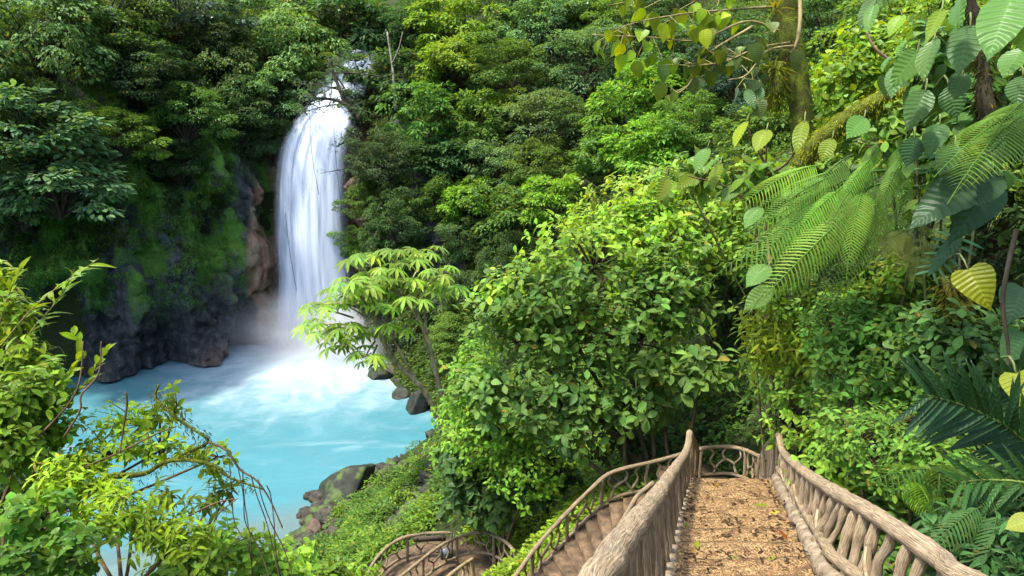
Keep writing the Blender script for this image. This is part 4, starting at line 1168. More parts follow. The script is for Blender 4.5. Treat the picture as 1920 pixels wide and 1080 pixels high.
ROCKS = [
 ('long slanting moss-covered boulder at the pool edge, the biggest one', 642, 912, 168, 54, DG, 1.0, 0, -30),
 ('pointed brown boulder standing just off the muddy shore', 590, 990, 46, 34, BR, .1, 1, 0),
 ('reddish-brown tilted rock among the dark shore rocks', 668, 1026, 44, 22, RD, .1, 2, -25),
 ('dark mossy boulder by the water right of the biggest slanting one', 772, 882, 34, 28, DG, .7, 3, 0),
 ('dark rounded stone next to the overhanging bush at the shore', 800, 876, 34, 28, DG, .4, 4, 0),
 ('brown flat stone at the waterline between mossy boulders', 735, 892, 44, 20, GB, .2, 1, 0),
 ('grey stone half sunk in green plants behind the slanting boulder', 703, 915, 46, 22, GB, .2, 2, 0),
 ('lumpy brown rock behind the pointed boulder', 628, 1000, 60, 34, GB, .3, 3, 0),
 ('dark flat slab right of the reddish-brown tilted rock', 700, 985, 30, 18, DG, .2, 4, 0),
 ('brown rock among bright green plants near the platform', 738, 980, 42, 18, BR, .3, 0, 0),
 ('small brown stone in the green patch toward the big bush', 823, 925, 26, 16, RD, .1, 1, 0),
 ('grey stone low in the left of the rubble', 600, 1045, 50, 30, GB, .2, 2, 0),
 ('dark broken rock under the reddish-brown tilted rock', 640, 1038, 50, 26, DG, .2, 3, 0),
 ('dark stone beside the muddy inlet', 655, 960, 46, 26, GB, .3, 4, 0),
 ('blocky dark rock at the foot of the palmate tree', 785, 762, 60, 62, DG, .3, 0, 0),
 ('small dark rock poking from the water near the palmate tree', 719, 765, 12, 7, DG, 0, 1, 0),
 ('pale brown wet rock right of the waterfall foot', 735, 690, 60, 24, (.08, .06, .05), .5, 2, 0),
 ('wet black rock just right of the splash zone', 712, 712, 60, 34, DG, .3, 3, 0),
 ('low black rock shelf under the palmate tree crown', 752, 738, 54, 30, DG, .2, 1, 0),
 ('dark shore rock right of the palmate tree foot, below the vines', 812, 812, 44, 26, DG, .4, 2, 0),
 ('mossy rock between the pointed boulder and the slanting boulder', 612, 962, 40, 20, GB, .8, 4, 0),
 ('flat dark rock halfway up the green patch', 770, 945, 34, 16, DG, .4, 0, 0),
 ('small brown stone beside the curved platform railing', 690, 1008, 30, 18, BR, .1, 4, 0),
 ('brown stone at the lower left beside the leafy bushes', 575, 1065, 44, 26, BR, .2, 0, 0),
]
for k, (lab, px, py, w_, h_, c, ms, kk, rot) in enumerate(ROCKS): rock(lab, px, py, w_, h_, c, ms, kk, rot)
# countless smaller stones
rg = np.random.default_rng(5); g = Geo()
bm = bmesh.new(); bmesh.ops.create_icosphere(bm, subdivisions=2, radius=1.0); IV = np.array([v.co[:] for v in bm.verts]); IF = np.array([[v.index for v in f.verts] for f in bm.faces]); bm.free()
cnt = 0
while cnt < 1100:
    x = rg.uniform(-13, 0); y = rg.uniform(24, 42); z = float(H(x, y))
    if x > -7 and y > 37.5: continue
    if z < -.15 or z > 6.5 or (z > 3 and rg.random() < .35): continue
    s = rg.uniform(.1, .6) ** 1.3; V = IV.copy()
    for _ in range(6):
        n_ = norm(rg.normal(size=3)); dd = rg.uniform(.45, .8); V = V - np.clip(V @ n_ - dd, 0, None)[:, None] * n_
    V = V * (1 + .2 * fbm(V * 1.8 + cnt, 2, cnt))[:, None] * s * [1.3, 1, .7]
    a = rg.uniform(0, 6.28); V = V @ np.array([[math.cos(a), -math.sin(a), 0], [math.sin(a), math.cos(a), 0], [0, 0, 1]])
    g.add(V + [x, y, z + .05], IF); cnt += 1
V, F = g.get(); o = link('shore_rubble', split_mesh('shore_rubble', V, F, M_BOULD), color=(.034, .030, .022)); o.color[3] = .95; tag(o, 'small stones scattered along the shore', kind='stuff')
# ================================================================== near vegetation, leaf by leaf
M_CACHE = {}
def tmesh(key, t, mat, smooth=True):
    if key not in M_CACHE: M_CACHE[key] = mk_mesh('leaf_' + key, t[0], t[1], mat, t[2], smooth)
    return M_CACHE[key]
def leaf_objs(root, key, t, mat, pos, Rm, s, color, rg, name='leaf', var=.25, parent=None, thick=None):
    me = tmesh(key, t, mat); L = np.array(root.location)
    for p_, r_, s_ in zip(pos, Rm, s):
        o = bpy.data.objects.new(name, me); COL.objects.link(o); o.parent = parent or root
        m = Matrix([list(r_[i] * s_) + [p_[i] - L[i]] for i in range(3)] + [[0, 0, 0, 1]])
        loc, q, sc = m.decompose(); o.location = loc; o.rotation_mode = 'QUATERNION'; o.rotation_quaternion = q; o.scale = sc
        f = 1 + rg.uniform(-var, var); g_ = rg.uniform(-.15, .15)
        o.color = (color[0] * f * (1 + g_), color[1] * f, color[2] * f * (1 - g_), 1)
CAMP = np.array([0, 0, CAMZ])
def shrub(label, blobs, root_p, key, t, leaf, color, seed, n_tw, per=6, parts_n=150, cat='shrub', name='leafy_shrub', mat=None, droop=.25,
          group=None, stem_r=.02, inner=1.0, stemcol=(.11, .085, .05), rosette=False, leaf_name='leaf', outb=.6, squash=1.0, fine=True, hang=0.0):
    """blobs: (px, py, depth, rx px, ry px). Twigs end in sprays of leaves; the nearest leaves are parts, the rest one mass"""
    rg = np.random.default_rng(seed); mat = mat or M_LEAFN
    root = thing(name, label, cat, root_p, group)
    cs = []; outs = []; wts = np.array([b[3] * b[4] for b in blobs], float); wts /= wts.sum()
    per_b = np.maximum(2, (wts * n_tw).astype(int)); g = Geo()
    rp = np.array(root_p, float)
    for (px, py, d, rx, ry), nb in zip(blobs, per_b):
        c = P(px, py, d); ax = rx / 1280 * d; az = ry / 1280 * d; ay = (ax + az) / 2 * squash
        dirs = norm(rg.normal(size=(nb * 4, 3)) + [0, -.45, .25]); dirs = dirs[:nb]
        rr_ = rg.uniform(.35, 1.0, nb) ** .5 * (1.02 + .42 * vnoise(dirs * 2.3 + c, seed))
        e = c + dirs * rr_[:, None] * [ax, ay, az]
        cs.append(e); outs.append(norm(dirs + [0, 0, .15]))
        hub = c + [0, ay * .4, -az * .55]
        g.add(*tube(spline([rp, (rp + hub) / 2 + rg.normal(0, .1 * ax, 3), hub], 12), [stem_r * 1.6, stem_r], 6, .2, 5, seed))
        for k in range(0, nb, 2):
            mid = hub * .4 + e[k] * .6 + [0, 0, .1 * az]
            g.add(*tube(spline([hub, mid, e[k]], 7), [stem_r * .6, stem_r * .15], 4, caps=False))
    cs = np.vstack(cs); outs = np.vstack(outs); N = len(cs)
    # leaves round each twig end
    pos = []; dr = []; nr = []
    for c, o in zip(cs, outs):
        k = per + int(rg.integers(-1, 2)); ax_ = norm(o + rg.normal(0, .35, 3) + [0, 0, .25 - hang])
        u = norm(np.cross(ax_, rg.normal(size=3))); v = np.cross(ax_, u)
        for i in range(k):
            a = i * 2.4 + rg.uniform(0, .5); rad = u * math.cos(a) + v * math.sin(a)
            along = (0 if rosette else (i / k) * leaf * 1.2)
            d = norm(rad + ax_ * (.35 if rosette else .45) + [0, 0, -droop - hang] + rg.normal(0, .12, 3))
            pos.append(c - ax_ * along + rad * leaf * .05); dr.append(d); nr.append(ax_ * .6 + ZUP * .8 + rg.normal(0, .2, 3))
    pos = np.array(pos); Rm = frames(np.array(dr), np.array(nr)); s = leaf * rg.uniform(.6, 1.2, len(pos))
    dist = np.linalg.norm(pos - CAMP, axis=1) + rg.normal(0, leaf, len(pos))
    order = np.argsort(dist); near, far = order[:parts_n], order[parts_n:]
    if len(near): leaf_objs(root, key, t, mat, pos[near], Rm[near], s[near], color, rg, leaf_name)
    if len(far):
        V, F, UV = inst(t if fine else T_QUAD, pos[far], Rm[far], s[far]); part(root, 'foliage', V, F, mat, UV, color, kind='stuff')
    gpart(root, 'stems', g, M_BARK, color=stemcol, kind='stuff')
    return root
def gp(px, py, off=0.0):
    return P(px, py, gdepth(px, py) - off)
def base_at(px, py, d):
    p = P(px, py, d); p[2] = min(p[2], float(H(p[0], p[1]))) if float(H(p[0], p[1])) < p[2] else float(H(p[0], p[1])); return p

# ---- the big oval-leaved bush beyond the landing
shrub('big sunlit bush with large oval leaves beyond the stair landing',
      [(1010, 600, 18.5, 125, 100), (1190, 600, 18, 150, 110), (1250, 540, 18.2, 120, 100), (1060, 560, 18, 130, 100), (940, 590, 19, 70, 70)],
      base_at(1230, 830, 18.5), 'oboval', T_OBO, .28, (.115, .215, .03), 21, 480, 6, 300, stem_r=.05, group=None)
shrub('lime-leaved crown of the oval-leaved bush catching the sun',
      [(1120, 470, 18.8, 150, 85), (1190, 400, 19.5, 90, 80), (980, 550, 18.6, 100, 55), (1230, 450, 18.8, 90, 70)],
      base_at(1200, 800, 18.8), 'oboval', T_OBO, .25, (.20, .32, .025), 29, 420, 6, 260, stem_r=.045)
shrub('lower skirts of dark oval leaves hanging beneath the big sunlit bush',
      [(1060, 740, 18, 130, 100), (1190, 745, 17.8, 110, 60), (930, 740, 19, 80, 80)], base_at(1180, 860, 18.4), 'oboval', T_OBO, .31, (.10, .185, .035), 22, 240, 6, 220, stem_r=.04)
shrub('leafy bough of pale oval leaves reaching right from the big bush',
      [(1320, 690, 16.5, 75, 55), (1250, 700, 17, 70, 50)], base_at(1270, 850, 17.5), 'oboval', T_OBO, .36, (.13, .22, .04), 23, 60, 6, 160, stem_r=.035)
shrub('small-leaved bright creeper bush at the left foot of the oval-leaved bush',
      [(900, 720, 20, 70, 80), (960, 800, 19.5, 110, 80), (890, 830, 21, 70, 70), (1000, 880, 19, 90, 60)], base_at(930, 900, 20), 'ell', T_ELL, .2, (.15, .27, .025), 24, 620, 6, 160, stem_r=.03)
shrub('dark heart-leaved bush drooping over the shore beside the platform',
      [(870, 880, 21.5, 60, 80), (920, 930, 21, 80, 60), (1010, 900, 19.5, 70, 50)], base_at(930, 985, 21), 'heart', T_HEART, .27, (.06, .115, .03), 25, 260, 6, 180, stem_r=.03, hang=.4)
shrub('sunny fine-leaved bush top rising behind the oval-leaved bush',
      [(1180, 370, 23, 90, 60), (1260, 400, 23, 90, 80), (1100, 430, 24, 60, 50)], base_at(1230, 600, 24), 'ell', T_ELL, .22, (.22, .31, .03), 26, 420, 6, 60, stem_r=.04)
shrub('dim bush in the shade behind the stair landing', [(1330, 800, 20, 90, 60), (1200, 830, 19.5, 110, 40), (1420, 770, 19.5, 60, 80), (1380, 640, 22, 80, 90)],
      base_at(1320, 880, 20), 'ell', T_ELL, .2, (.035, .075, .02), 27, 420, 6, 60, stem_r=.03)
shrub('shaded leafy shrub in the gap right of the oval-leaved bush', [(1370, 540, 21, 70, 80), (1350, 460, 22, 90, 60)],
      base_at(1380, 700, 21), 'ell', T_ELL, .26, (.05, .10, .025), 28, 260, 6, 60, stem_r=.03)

shrub('lime shrubs climbing the slope between the oval-leaved bush and the broad bright leaves', [(1320, 430, 20, 80, 70), (1290, 340, 22, 90, 50), (1370, 370, 20, 70, 60), (1380, 480, 19, 50, 60)],
      base_at(1340, 620, 21), 'ell', T_ELL, .24, (.17, .28, .025), 31, 420, 6, 120, stem_r=.03)
shrub('bright leafy undergrowth rising below the palmate tree toward the big bush', [(860, 770, 24, 50, 50), (890, 690, 24, 50, 60), (850, 850, 23, 50, 50)],
      base_at(870, 850, 24), 'ell', T_ELL, .22, (.14, .26, .025), 32, 300, 6, 60, stem_r=.03)
for k, (lab, bl, n_) in enumerate([('little bright bush growing behind the long mossy boulder', [(700, 925, 38, 24, 14)], 26), ('bright knee-high bush in the middle of the green shore patch', [(775, 935, 33, 40, 20)], 60),
    ('small tuft-like bush beside the pointed brown boulder', [(615, 1012, 33, 16, 12)], 18), ('fresh green bush uphill in the shore patch near the big bush', [(820, 965, 29, 40, 22)], 60), ('bright bush just above the curved platform railing', [(740, 965, 29, 36, 20)], 50)]):
    px, py, _, rx, ry = bl[0]; d = gdepth(px, py) - .3; shrub(lab, [(px, py, d, rx, ry)], base_at(px, py + 6, d + .2), 'ell', T_ELL, .2, (.15, .27, .02), 340 + k, n_, 6, 0, stem_r=.01)
# ---- palmate tree in front of the water
PT = thing('palmate_tree', 'slender yellow-green tree with umbrella-like palmate leaves in front of the water', 'tree', base_at(845, 790, 30))
D0 = 29.5
b0 = np.array(PT.location)
trunks = [[b0, P(800, 740, D0), P(735, 670, D0), P(700, 590, D0), P(665, 540, D0)],
          [b0 + [.2, 0, 0], P(815, 690, D0), P(795, 620, D0), P(770, 570, D0), P(725, 530, D0)],
          [P(805, 745, D0), P(770, 695, D0), P(740, 640, D0 + .5), P(720, 600, D0 + .5)],
          [P(800, 630, D0), P(795, 560, D0 + .3), P(800, 500, D0 + .3)],
          [P(700, 590, D0), P(650, 570, D0), P(600, 575, D0)]]
for i, tp in enumerate(trunks):
    V, F = tube(spline(tp, 24), [.13, .09] if i < 2 else [.07, .035], 8, .2, 3, i); gpart(PT, 'trunk' if i < 2 else 'branch', Geo().add(V, F), M_BARK, color=(.24, .21, .12))
rg = np.random.default_rng(8)
tips = [(610, 575), (585, 600), (640, 560), (660, 600), (640, 640), (685, 655), (700, 620), (720, 580), (690, 540), (650, 520), (670, 485), (700, 470), (735, 500), (760, 480), (800, 470), (830, 500), (845, 520),
        (790, 520), (760, 540), (720, 545), (745, 600), (700, 500), (640, 545), (670, 570), (620, 610), (740, 475), (780, 550), (820, 540), (700, 670), (680, 520), (765, 510), (715, 520), (655, 620)]
gp_ = Geo(); pos = []; dr = []; nr = []
for (tx, ty) in tips:
    c = P(tx + rg.normal(0, 6), ty + rg.normal(0, 6), D0 + rg.normal(0, 1.2)); hub = P(720, 590, D0) * .5 + c * .5 + [0, 0, -.4]
    gp_.add(*tube(spline([hub, (hub + c) / 2 - [0, 0, .1], c - [0, 0, .3]], 6), [.05, .03], 5, caps=False))
    for k in range(5):
        a = k * 1.256 + rg.uniform(0, .6); rad = np.array([math.cos(a), math.sin(a), 0])
        pt = c + rad * rg.uniform(.25, .55) + [0, 0, rg.uniform(-.15, .2)]
        gp_.add(*tube(np.array([c - [0, 0, .3], pt]), [.012, .008], 3, caps=False))
        pos.append(pt - rad * .3); dr.append(norm(rad + [0, 0, -.25])); nr.append(ZUP + rad * .35 + rg.normal(0, .15, 3))
pos = np.array(pos); leaf_objs(PT, 'palmate', T_PALM, M_LEAF, pos, frames(np.array(dr), np.array(nr)), rg.uniform(.85, 1.25, len(pos)), (.165, .29, .03), rg, 'leaf', .35)
gpart(PT, 'twigs', gp_, M_BARK, color=(.22, .20, .09), kind='stuff')

# ---- right side thickets
RS = [
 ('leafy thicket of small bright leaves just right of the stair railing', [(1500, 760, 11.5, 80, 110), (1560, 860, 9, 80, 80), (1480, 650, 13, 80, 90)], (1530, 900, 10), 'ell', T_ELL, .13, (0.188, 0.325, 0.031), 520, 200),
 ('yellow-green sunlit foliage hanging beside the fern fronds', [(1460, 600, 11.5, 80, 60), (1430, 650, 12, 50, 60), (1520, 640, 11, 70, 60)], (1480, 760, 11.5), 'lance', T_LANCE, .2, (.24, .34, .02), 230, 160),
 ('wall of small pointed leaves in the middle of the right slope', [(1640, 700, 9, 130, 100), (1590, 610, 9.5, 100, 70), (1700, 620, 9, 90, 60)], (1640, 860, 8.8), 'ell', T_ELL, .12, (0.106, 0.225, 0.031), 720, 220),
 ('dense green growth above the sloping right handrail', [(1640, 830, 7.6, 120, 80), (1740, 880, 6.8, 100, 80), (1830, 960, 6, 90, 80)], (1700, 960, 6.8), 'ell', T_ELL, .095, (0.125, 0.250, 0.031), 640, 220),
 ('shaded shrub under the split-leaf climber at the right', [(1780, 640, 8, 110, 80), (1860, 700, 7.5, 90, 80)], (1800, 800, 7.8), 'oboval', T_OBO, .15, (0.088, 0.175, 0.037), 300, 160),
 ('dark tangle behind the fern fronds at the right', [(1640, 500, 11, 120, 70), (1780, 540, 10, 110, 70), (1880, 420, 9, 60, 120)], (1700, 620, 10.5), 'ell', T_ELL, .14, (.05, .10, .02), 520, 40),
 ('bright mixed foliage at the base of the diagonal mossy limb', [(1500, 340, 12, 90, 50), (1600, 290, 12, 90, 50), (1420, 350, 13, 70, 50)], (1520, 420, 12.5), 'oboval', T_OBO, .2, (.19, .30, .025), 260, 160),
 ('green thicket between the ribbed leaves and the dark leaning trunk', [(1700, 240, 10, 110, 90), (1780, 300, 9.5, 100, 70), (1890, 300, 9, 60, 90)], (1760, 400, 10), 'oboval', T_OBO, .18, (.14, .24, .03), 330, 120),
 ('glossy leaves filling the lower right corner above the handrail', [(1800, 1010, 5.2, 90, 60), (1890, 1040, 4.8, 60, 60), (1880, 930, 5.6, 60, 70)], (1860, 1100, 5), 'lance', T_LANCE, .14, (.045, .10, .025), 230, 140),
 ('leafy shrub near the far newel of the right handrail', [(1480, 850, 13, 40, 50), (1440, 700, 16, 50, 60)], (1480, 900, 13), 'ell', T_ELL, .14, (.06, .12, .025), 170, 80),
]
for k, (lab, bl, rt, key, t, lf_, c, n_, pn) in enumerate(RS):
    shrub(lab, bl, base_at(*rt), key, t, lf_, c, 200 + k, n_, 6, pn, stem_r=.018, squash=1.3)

# ---- trunks on the right
def mossy(root, name, pts, rad, color=None, mat=M_MOSS, fuzz=0, seed=0, segs=14, fcol=(.13, .14, .015), flen=.12):
    p = spline(pts, 40); V, F = tube(p, rad, segs, .35, 3.5, seed); gpart(root, name, Geo().add(V, F), mat, color=color)
    if fuzz:
        rg = np.random.default_rng(seed); i = rg.integers(2, 38, fuzz); rads = np.interp(i / 40, np.linspace(0, 1, len(rad)), rad)
        d = norm(rg.normal(size=(fuzz, 3))); pos = p[i] + rg.normal(0, .03, (fuzz, 3)) + d * rads[:, None] * .95
        dr = norm(d * .8 + [0, 0, -.9]); Rm = frames(dr, norm(rg.normal(size=(fuzz, 3)))); s = flen * rg.uniform(.4, 1.5, fuzz)
        V, F, UV = inst(T_QUAD, pos, Rm, np.stack([s * .22, s, s], -1)); part(root, 'moss', V, F, M_FUZZ, color=fcol, smooth=False, kind='stuff')
DT = 12.0
MT = thing('mossy_tree', 'tall moss-covered tree trunk with bare yellowish boughs at the upper right', 'tree', P(1515, 420, DT + .3))
mossy(MT, 'trunk', [P(1515, 420, DT + .3), P(1504, 270, DT), P(1497, 180, DT), P(1484, 90, DT), P(1468, 0, DT), P(1455, -90, DT)], [.15, .16, .19, .22, .22, .23], fuzz=3600, seed=3, segs=18, flen=.07, fcol=(.09, .115, .015))
def heart_bough(root, label, pts, r, n_l, leaf, color, seed, t=T_HEART, key='heart', mat=None, side=()):
    p = spline(pts, 30); V, F = tube(p, [r, r * .3], 6, .15, 4, seed); gpart(root, 'bough', Geo().add(V, F), M_BARK, color=(.24, .20, .09))
    rg = np.random.default_rng(seed); pos = []; dr = []; g = Geo()
    for k in range(n_l):
        a = p[int(rg.uniform(.3, 1.0) * 29)]; e = a + rg.normal(0, .18, 3) + [0, 0, -.05]
        g.add(*tube(np.array([a, e]), [.008, .005], 3, caps=False)); pos.append(e); dr.append(norm(rg.normal(0, .45, 3) + [-.1, -.1, -1.0]))
    gpart(root, 'twigs', g, M_BARK, color=(.25, .22, .08), kind='stuff')
    pos = np.array(pos); nr = norm(np.array([0, -1, .5]) + rg.normal(0, .5, (n_l, 3)))
    leaf_objs(root, key, t, mat or M_LEAFN, pos, frames(np.array(dr), nr), leaf * rg.uniform(.6, 1.25, n_l), color, rg, var=.35)
HB = [
 ([P(1455, 12, DT), P(1370, 18, 11.6), P(1290, 25, 11.2), P(1210, 38, 10.9), P(1150, 55, 10.8)], 22, .26, (.27, .37, .015)),
 ([P(1452, -15, DT), P(1380, -5, 11.6), P(1300, 0, 11.3), P(1230, -5, 11.1), P(1140, 10, 10.9)], 22, .26, (.26, .36, .015)),
 ([P(1465, 60, DT), P(1400, 40, 11.6), P(1310, 75, 11.3), P(1220, 70, 11.1), P(1110, 65, 10.9)], 20, .25, (.28, .38, .015)),
 ([P(1480, 80, 11.8), P(1420, 90, 11.4), P(1360, 115, 11.2), P(1290, 125, 11)], 18, .28, (.11, .16, .03)),
 ([P(1495, 85, 11.7), P(1440, 95, 11.3), P(1400, 140, 11.1), P(1365, 150, 11)], 16, .28, (.10, .15, .035)),
 ([P(1410, 50, 11.6), P(1330, 100, 11.3), P(1290, 160, 11.2), P(1260, 180, 11.1)], 16, .26, (.14, .19, .02)),
]
for k, (pts, n_, lf_, c) in enumerate(HB): heart_bough(MT, '', pts, .024, n_, lf_, c, 600 + k)
V, F = tube(spline([P(1500, -10, 11.6), P(1500, 40, 11.6), P(1494, 80, 11.6), P(1485, 100, 11.7)], 14), .035, 6, .1, 3, 1); gpart(MT, 'bough', Geo().add(V, F), M_BARK, color=(.24, .2, .09))
EP = thing('epiphyte', 'small spiky bright epiphyte perched on the mossy trunk', 'plant', P(1450, 130, 11.7))
rg = np.random.default_rng(77)
dd_ = norm(rg.normal(size=(22, 3)) * [1, .8, .5] + [-.4, -.3, .35]); leaf_objs(EP, 'strap', T_STRAP, M_LEAF, np.array([P(1450, 130, 11.7)] * 22), frames(dd_, ZUP + rg.normal(0, .2, (22, 3))), rg.uniform(.22, .42, 22), (.22, .27, .02), rg)
mossy(EP, 'moss_tuft', [P(1462, 118, 11.75), P(1456, 165, 11.75), P(1458, 205, 11.8)], [.09, .11, .03], fuzz=300, seed=9, flen=.16)
EP2 = thing('epiphyte', 'tuft of strap-like leaves high on the mossy trunk beside a reddish scar', 'plant', P(1455, 18, 11.6))
dd_ = norm(rg.normal(size=(14, 3)) * [1, .8, .5] + [-.2, -.3, .5]); leaf_objs(EP2, 'strap', T_STRAP, M_LEAF, np.array([P(1455, 18, 11.6)] * 14), frames(dd_, ZUP + rg.normal(0, .2, (14, 3))), rg.uniform(.25, .45, 14), (.25, .22, .02), rg)
ML = thing('mossy_limb', 'fallen-looking limb furred with golden moss slanting up to the right', 'branch', P(1500, 312, 10.5))
mossy(ML, 'limb', [P(1500, 312, 10.5), P(1530, 272, 10.3), P(1570, 238, 10.1), P(1630, 200, 9.8), P(1700, 166, 9.6)], [.15, .14, .125, .14, .09], fuzz=4200, seed=13, fcol=(.26, .28, .015), flen=.06)
V, F = tube(spline([P(1700, 166, 9.6), P(1680, 125, 9.6), P(1640, 90, 9.6), P(1625, 60, 9.6)], 14), [.03, .015], 6, .2, 4, 2); gpart(ML, 'twig', Geo().add(V, F), M_BARK, color=(.16, .10, .06))
ML2 = thing('mossy_limb', 'short shaggy moss-hung limb below the foot of the mossy trunk', 'branch', P(1375, 318, 11))
mossy(ML2, 'limb', [P(1375, 318, 11), P(1410, 338, 10.8), P(1450, 345, 10.7), P(1500, 325, 10.6)], [.05, .09, .10, .07], fuzz=1500, seed=15, fcol=(.09, .09, .02), flen=.14)
DKT = thing('leaning_trunk', 'dark mossy trunk snaking down between the large ribbed leaves', 'tree', P(1905, 285, 6.6))
mossy(DKT, 'trunk', [P(1905, 285, 6.6), P(1870, 245, 6.5), P(1848, 200, 6.4), P(1845, 130, 6.4), P(1835, 60, 6.4), P(1808, -10, 6.4), P(1800, -60, 6.4)], [.12, .10, .07, .055, .06, .07, .07], color=(.035, .03, .018), mat=M_BARK, fuzz=1200, seed=17, fcol=(.05, .05, .015), flen=.07)
for lab, pts, r in (('thin mossy stem hanging down the dark gap under the split leaf', [P(1770, 520, 8), P(1800, 590, 7.9), P(1830, 640, 7.8), P(1900, 640, 7.6)], [.05, .09, .07, .04]),):
    o = thing('mossy_limb', lab, 'branch', pts[0]); mossy(o, 'limb', pts, r, fuzz=1200, seed=19, fcol=(.12, .12, .02), flen=.12)
shrubby = [('crooked bare twig tangle in the dark gap at the right', [P(1650, 560, 9.5), P(1700, 480, 9.6), P(1760, 520, 9.5), P(1860, 460, 9.3)]),
           ('dark slanting stem through the gap at the far right', [P(1740, 640, 9.4), P(1690, 560, 9.5), P(1720, 430, 9.5)]),
           ('long thin pale vine trailing at the right edge', [P(1905, 430, 6), P(1880, 560, 6), P(1890, 680, 6), P(1850, 780, 6)])]
for lab, pts in shrubby:
    V, F = tube(spline(pts, 30), [.022, .012], 5, .2, 3, 4); o = link('twisted_stem', split_mesh('twisted_stem', V - pts[0], F, M_BARK), loc=pts[0], color=(.07, .055, .035)); tag(o, lab, 'vine')

# ---- single large leaves, each where it hangs
BL = lambda root, L_, key, t: None
def big_leaf(root, x0, y0, x1, y1, wpx, d, key, t, color, rg, tilt=0.35, label=None):
    a = P(x0, y0, d); b_ = P(x1, y1, d - rg.uniform(.0, .25)); v = b_ - a; L = np.linalg.norm(v)
    wid = wpx / 1280 * d; tw = np.abs(t[0][:, 0]).max() * 2
    to_cam = norm(CAMP - a); nrm_ = norm(to_cam * .7 + ZUP * .75 + rg.normal(0, tilt, 3))
    Rm = frames(v, nrm_); me = tmesh(key, t, M_RIB)
    o = bpy.data.objects.new('leaf', me); COL.objects.link(o); o.parent = root
    sc = (wid / tw * 1.15, L, L * .8)
    m = Matrix([[Rm[i][j] * sc[j] for j in range(3)] + [a[i] - root.location[i]] for i in range(3)] + [[0, 0, 0, 1]])
    loc, q, s_ = m.decompose(); o.location = loc; o.rotation_mode = 'QUATERNION'; o.rotation_quaternion = q; o.scale = s_
    o.color = (*color, 1)
    if label: o['label'] = label
    stem = spline([a, a - v * .25 + [0, .05, .05], a - v * .4 + [.05, .25, -.1]], 6)
    V, F = tube(stem, [.008, .012], 5, 0, 1, 0); gpart(root, 'petiole', Geo().add(V, F), M_BARK, color=(.12, .15, .05))
    return o
rg = np.random.default_rng(31)
G1 = (.13, .24, .05); G2 = (.085, .165, .045); G3 = (.22, .34, .03); G4 = (.06, .125, .05)
CL = thing('climbing_aroid', 'climber with large ribbed oval leaves hung round the dark leaning trunk', 'plant', P(1800, 250, 6.8))
for (x0, y0, x1, y1, w_, d, c) in [(1900, -8, 1851, 92, 72, 5.2, G1), (1819, 52, 1790, 142, 62, 6, G2), (1751, 78, 1712, 150, 44, 6.3, G1), (1719, 98, 1670, 168, 46, 6.5, G1), (1780, 165, 1798, 232, 46, 6.5, G2),
        (1735, 172, 1698, 245, 48, 6.8, G2), (1766, 20, 1730, 78, 26, 6, G3), (1805, 140, 1788, 188, 40, 6.2, G2), (1920, 92, 1876, 135, 48, 5.8, G1), (1805, -10, 1778, 55, 62, 5.8, G1), (1918, 145, 1903, 195, 42, 6.2, G2),
        (1762, 235, 1738, 290, 44, 7, G2), (1715, 260, 1700, 320, 40, 7, G4), (1870, 330, 1835, 390, 46, 6.6, G4), (1850, 300, 1800, 330, 40, 6.5, G2), (1915, 20, 1925, 90, 44, 5.2, G3), (1690, 120, 1660, 185, 40, 7, G2),
        (1646, -5, 1600, 58, 36, 7.5, G2), (1640, 10, 1618, 60, 26, 7.4, G1), (1620, 222, 1588, 258, 42, 7.8, G1), (1690, 30, 1660, 66, 30, 7.6, G3), (1790, 275, 1760, 330, 46, 6.8, G2), (1900, 232, 1868, 300, 52, 6.2, G4)]:
    f_ = 1.0 if x0 > 1880 else .85; big_leaf(CL, x0, y0, x0 + (x1 - x0) * f_, y0 + (y1 - y0) * f_, w_ * f_, d, 'ribbed', T_RIB, c, rg)
SP = thing('split_leaf_climber', 'climber with huge deeply cut leaves in front of the dark gap', 'plant', P(1840, 420, 7))
big_leaf(SP, 1820, 350, 1702, 408, 84, 6.8, 'ribheart', T_RIBH, G4, rg); big_leaf(SP, 1855, 345, 1798, 452, 70, 6.9, 'ribheart', T_RIBH, G4, rg)
big_leaf(SP, 1800, 440, 1738, 515, 80, 7.2, 'cut', T_SPLIT, G4, rg); big_leaf(SP, 1815, 505, 1862, 580, 62, 6.6, 'ribheart', T_RIBH, (.30, .33, .01), rg, .15, 'yellowing lobed leaf')
big_leaf(SP, 1920, 540, 1890, 600, 60, 6.6, 'ribheart', T_RIBH, G4, rg); big_leaf(SP, 1925, 630, 1880, 672, 56, 6.6, 'ribheart', T_RIBH, G2, rg)
big_leaf(SP, 1905, 700, 1925, 770, 50, 5.6, 'ribheart', T_RIBH, (.26, .30, .02), rg, .2, 'yellow-green leaf'); big_leaf(SP, 1945, 975, 1885, 985, 36, 4.6, 'ribbed', T_RIB, (.30, .32, .05), rg, .15, 'pale yellow ribbed leaf')
SB = thing('broadleaf_sapling', 'sapling with scattered large bright leaves at the foot of the mossy trunk', 'plant', P(1430, 400, 10.5))
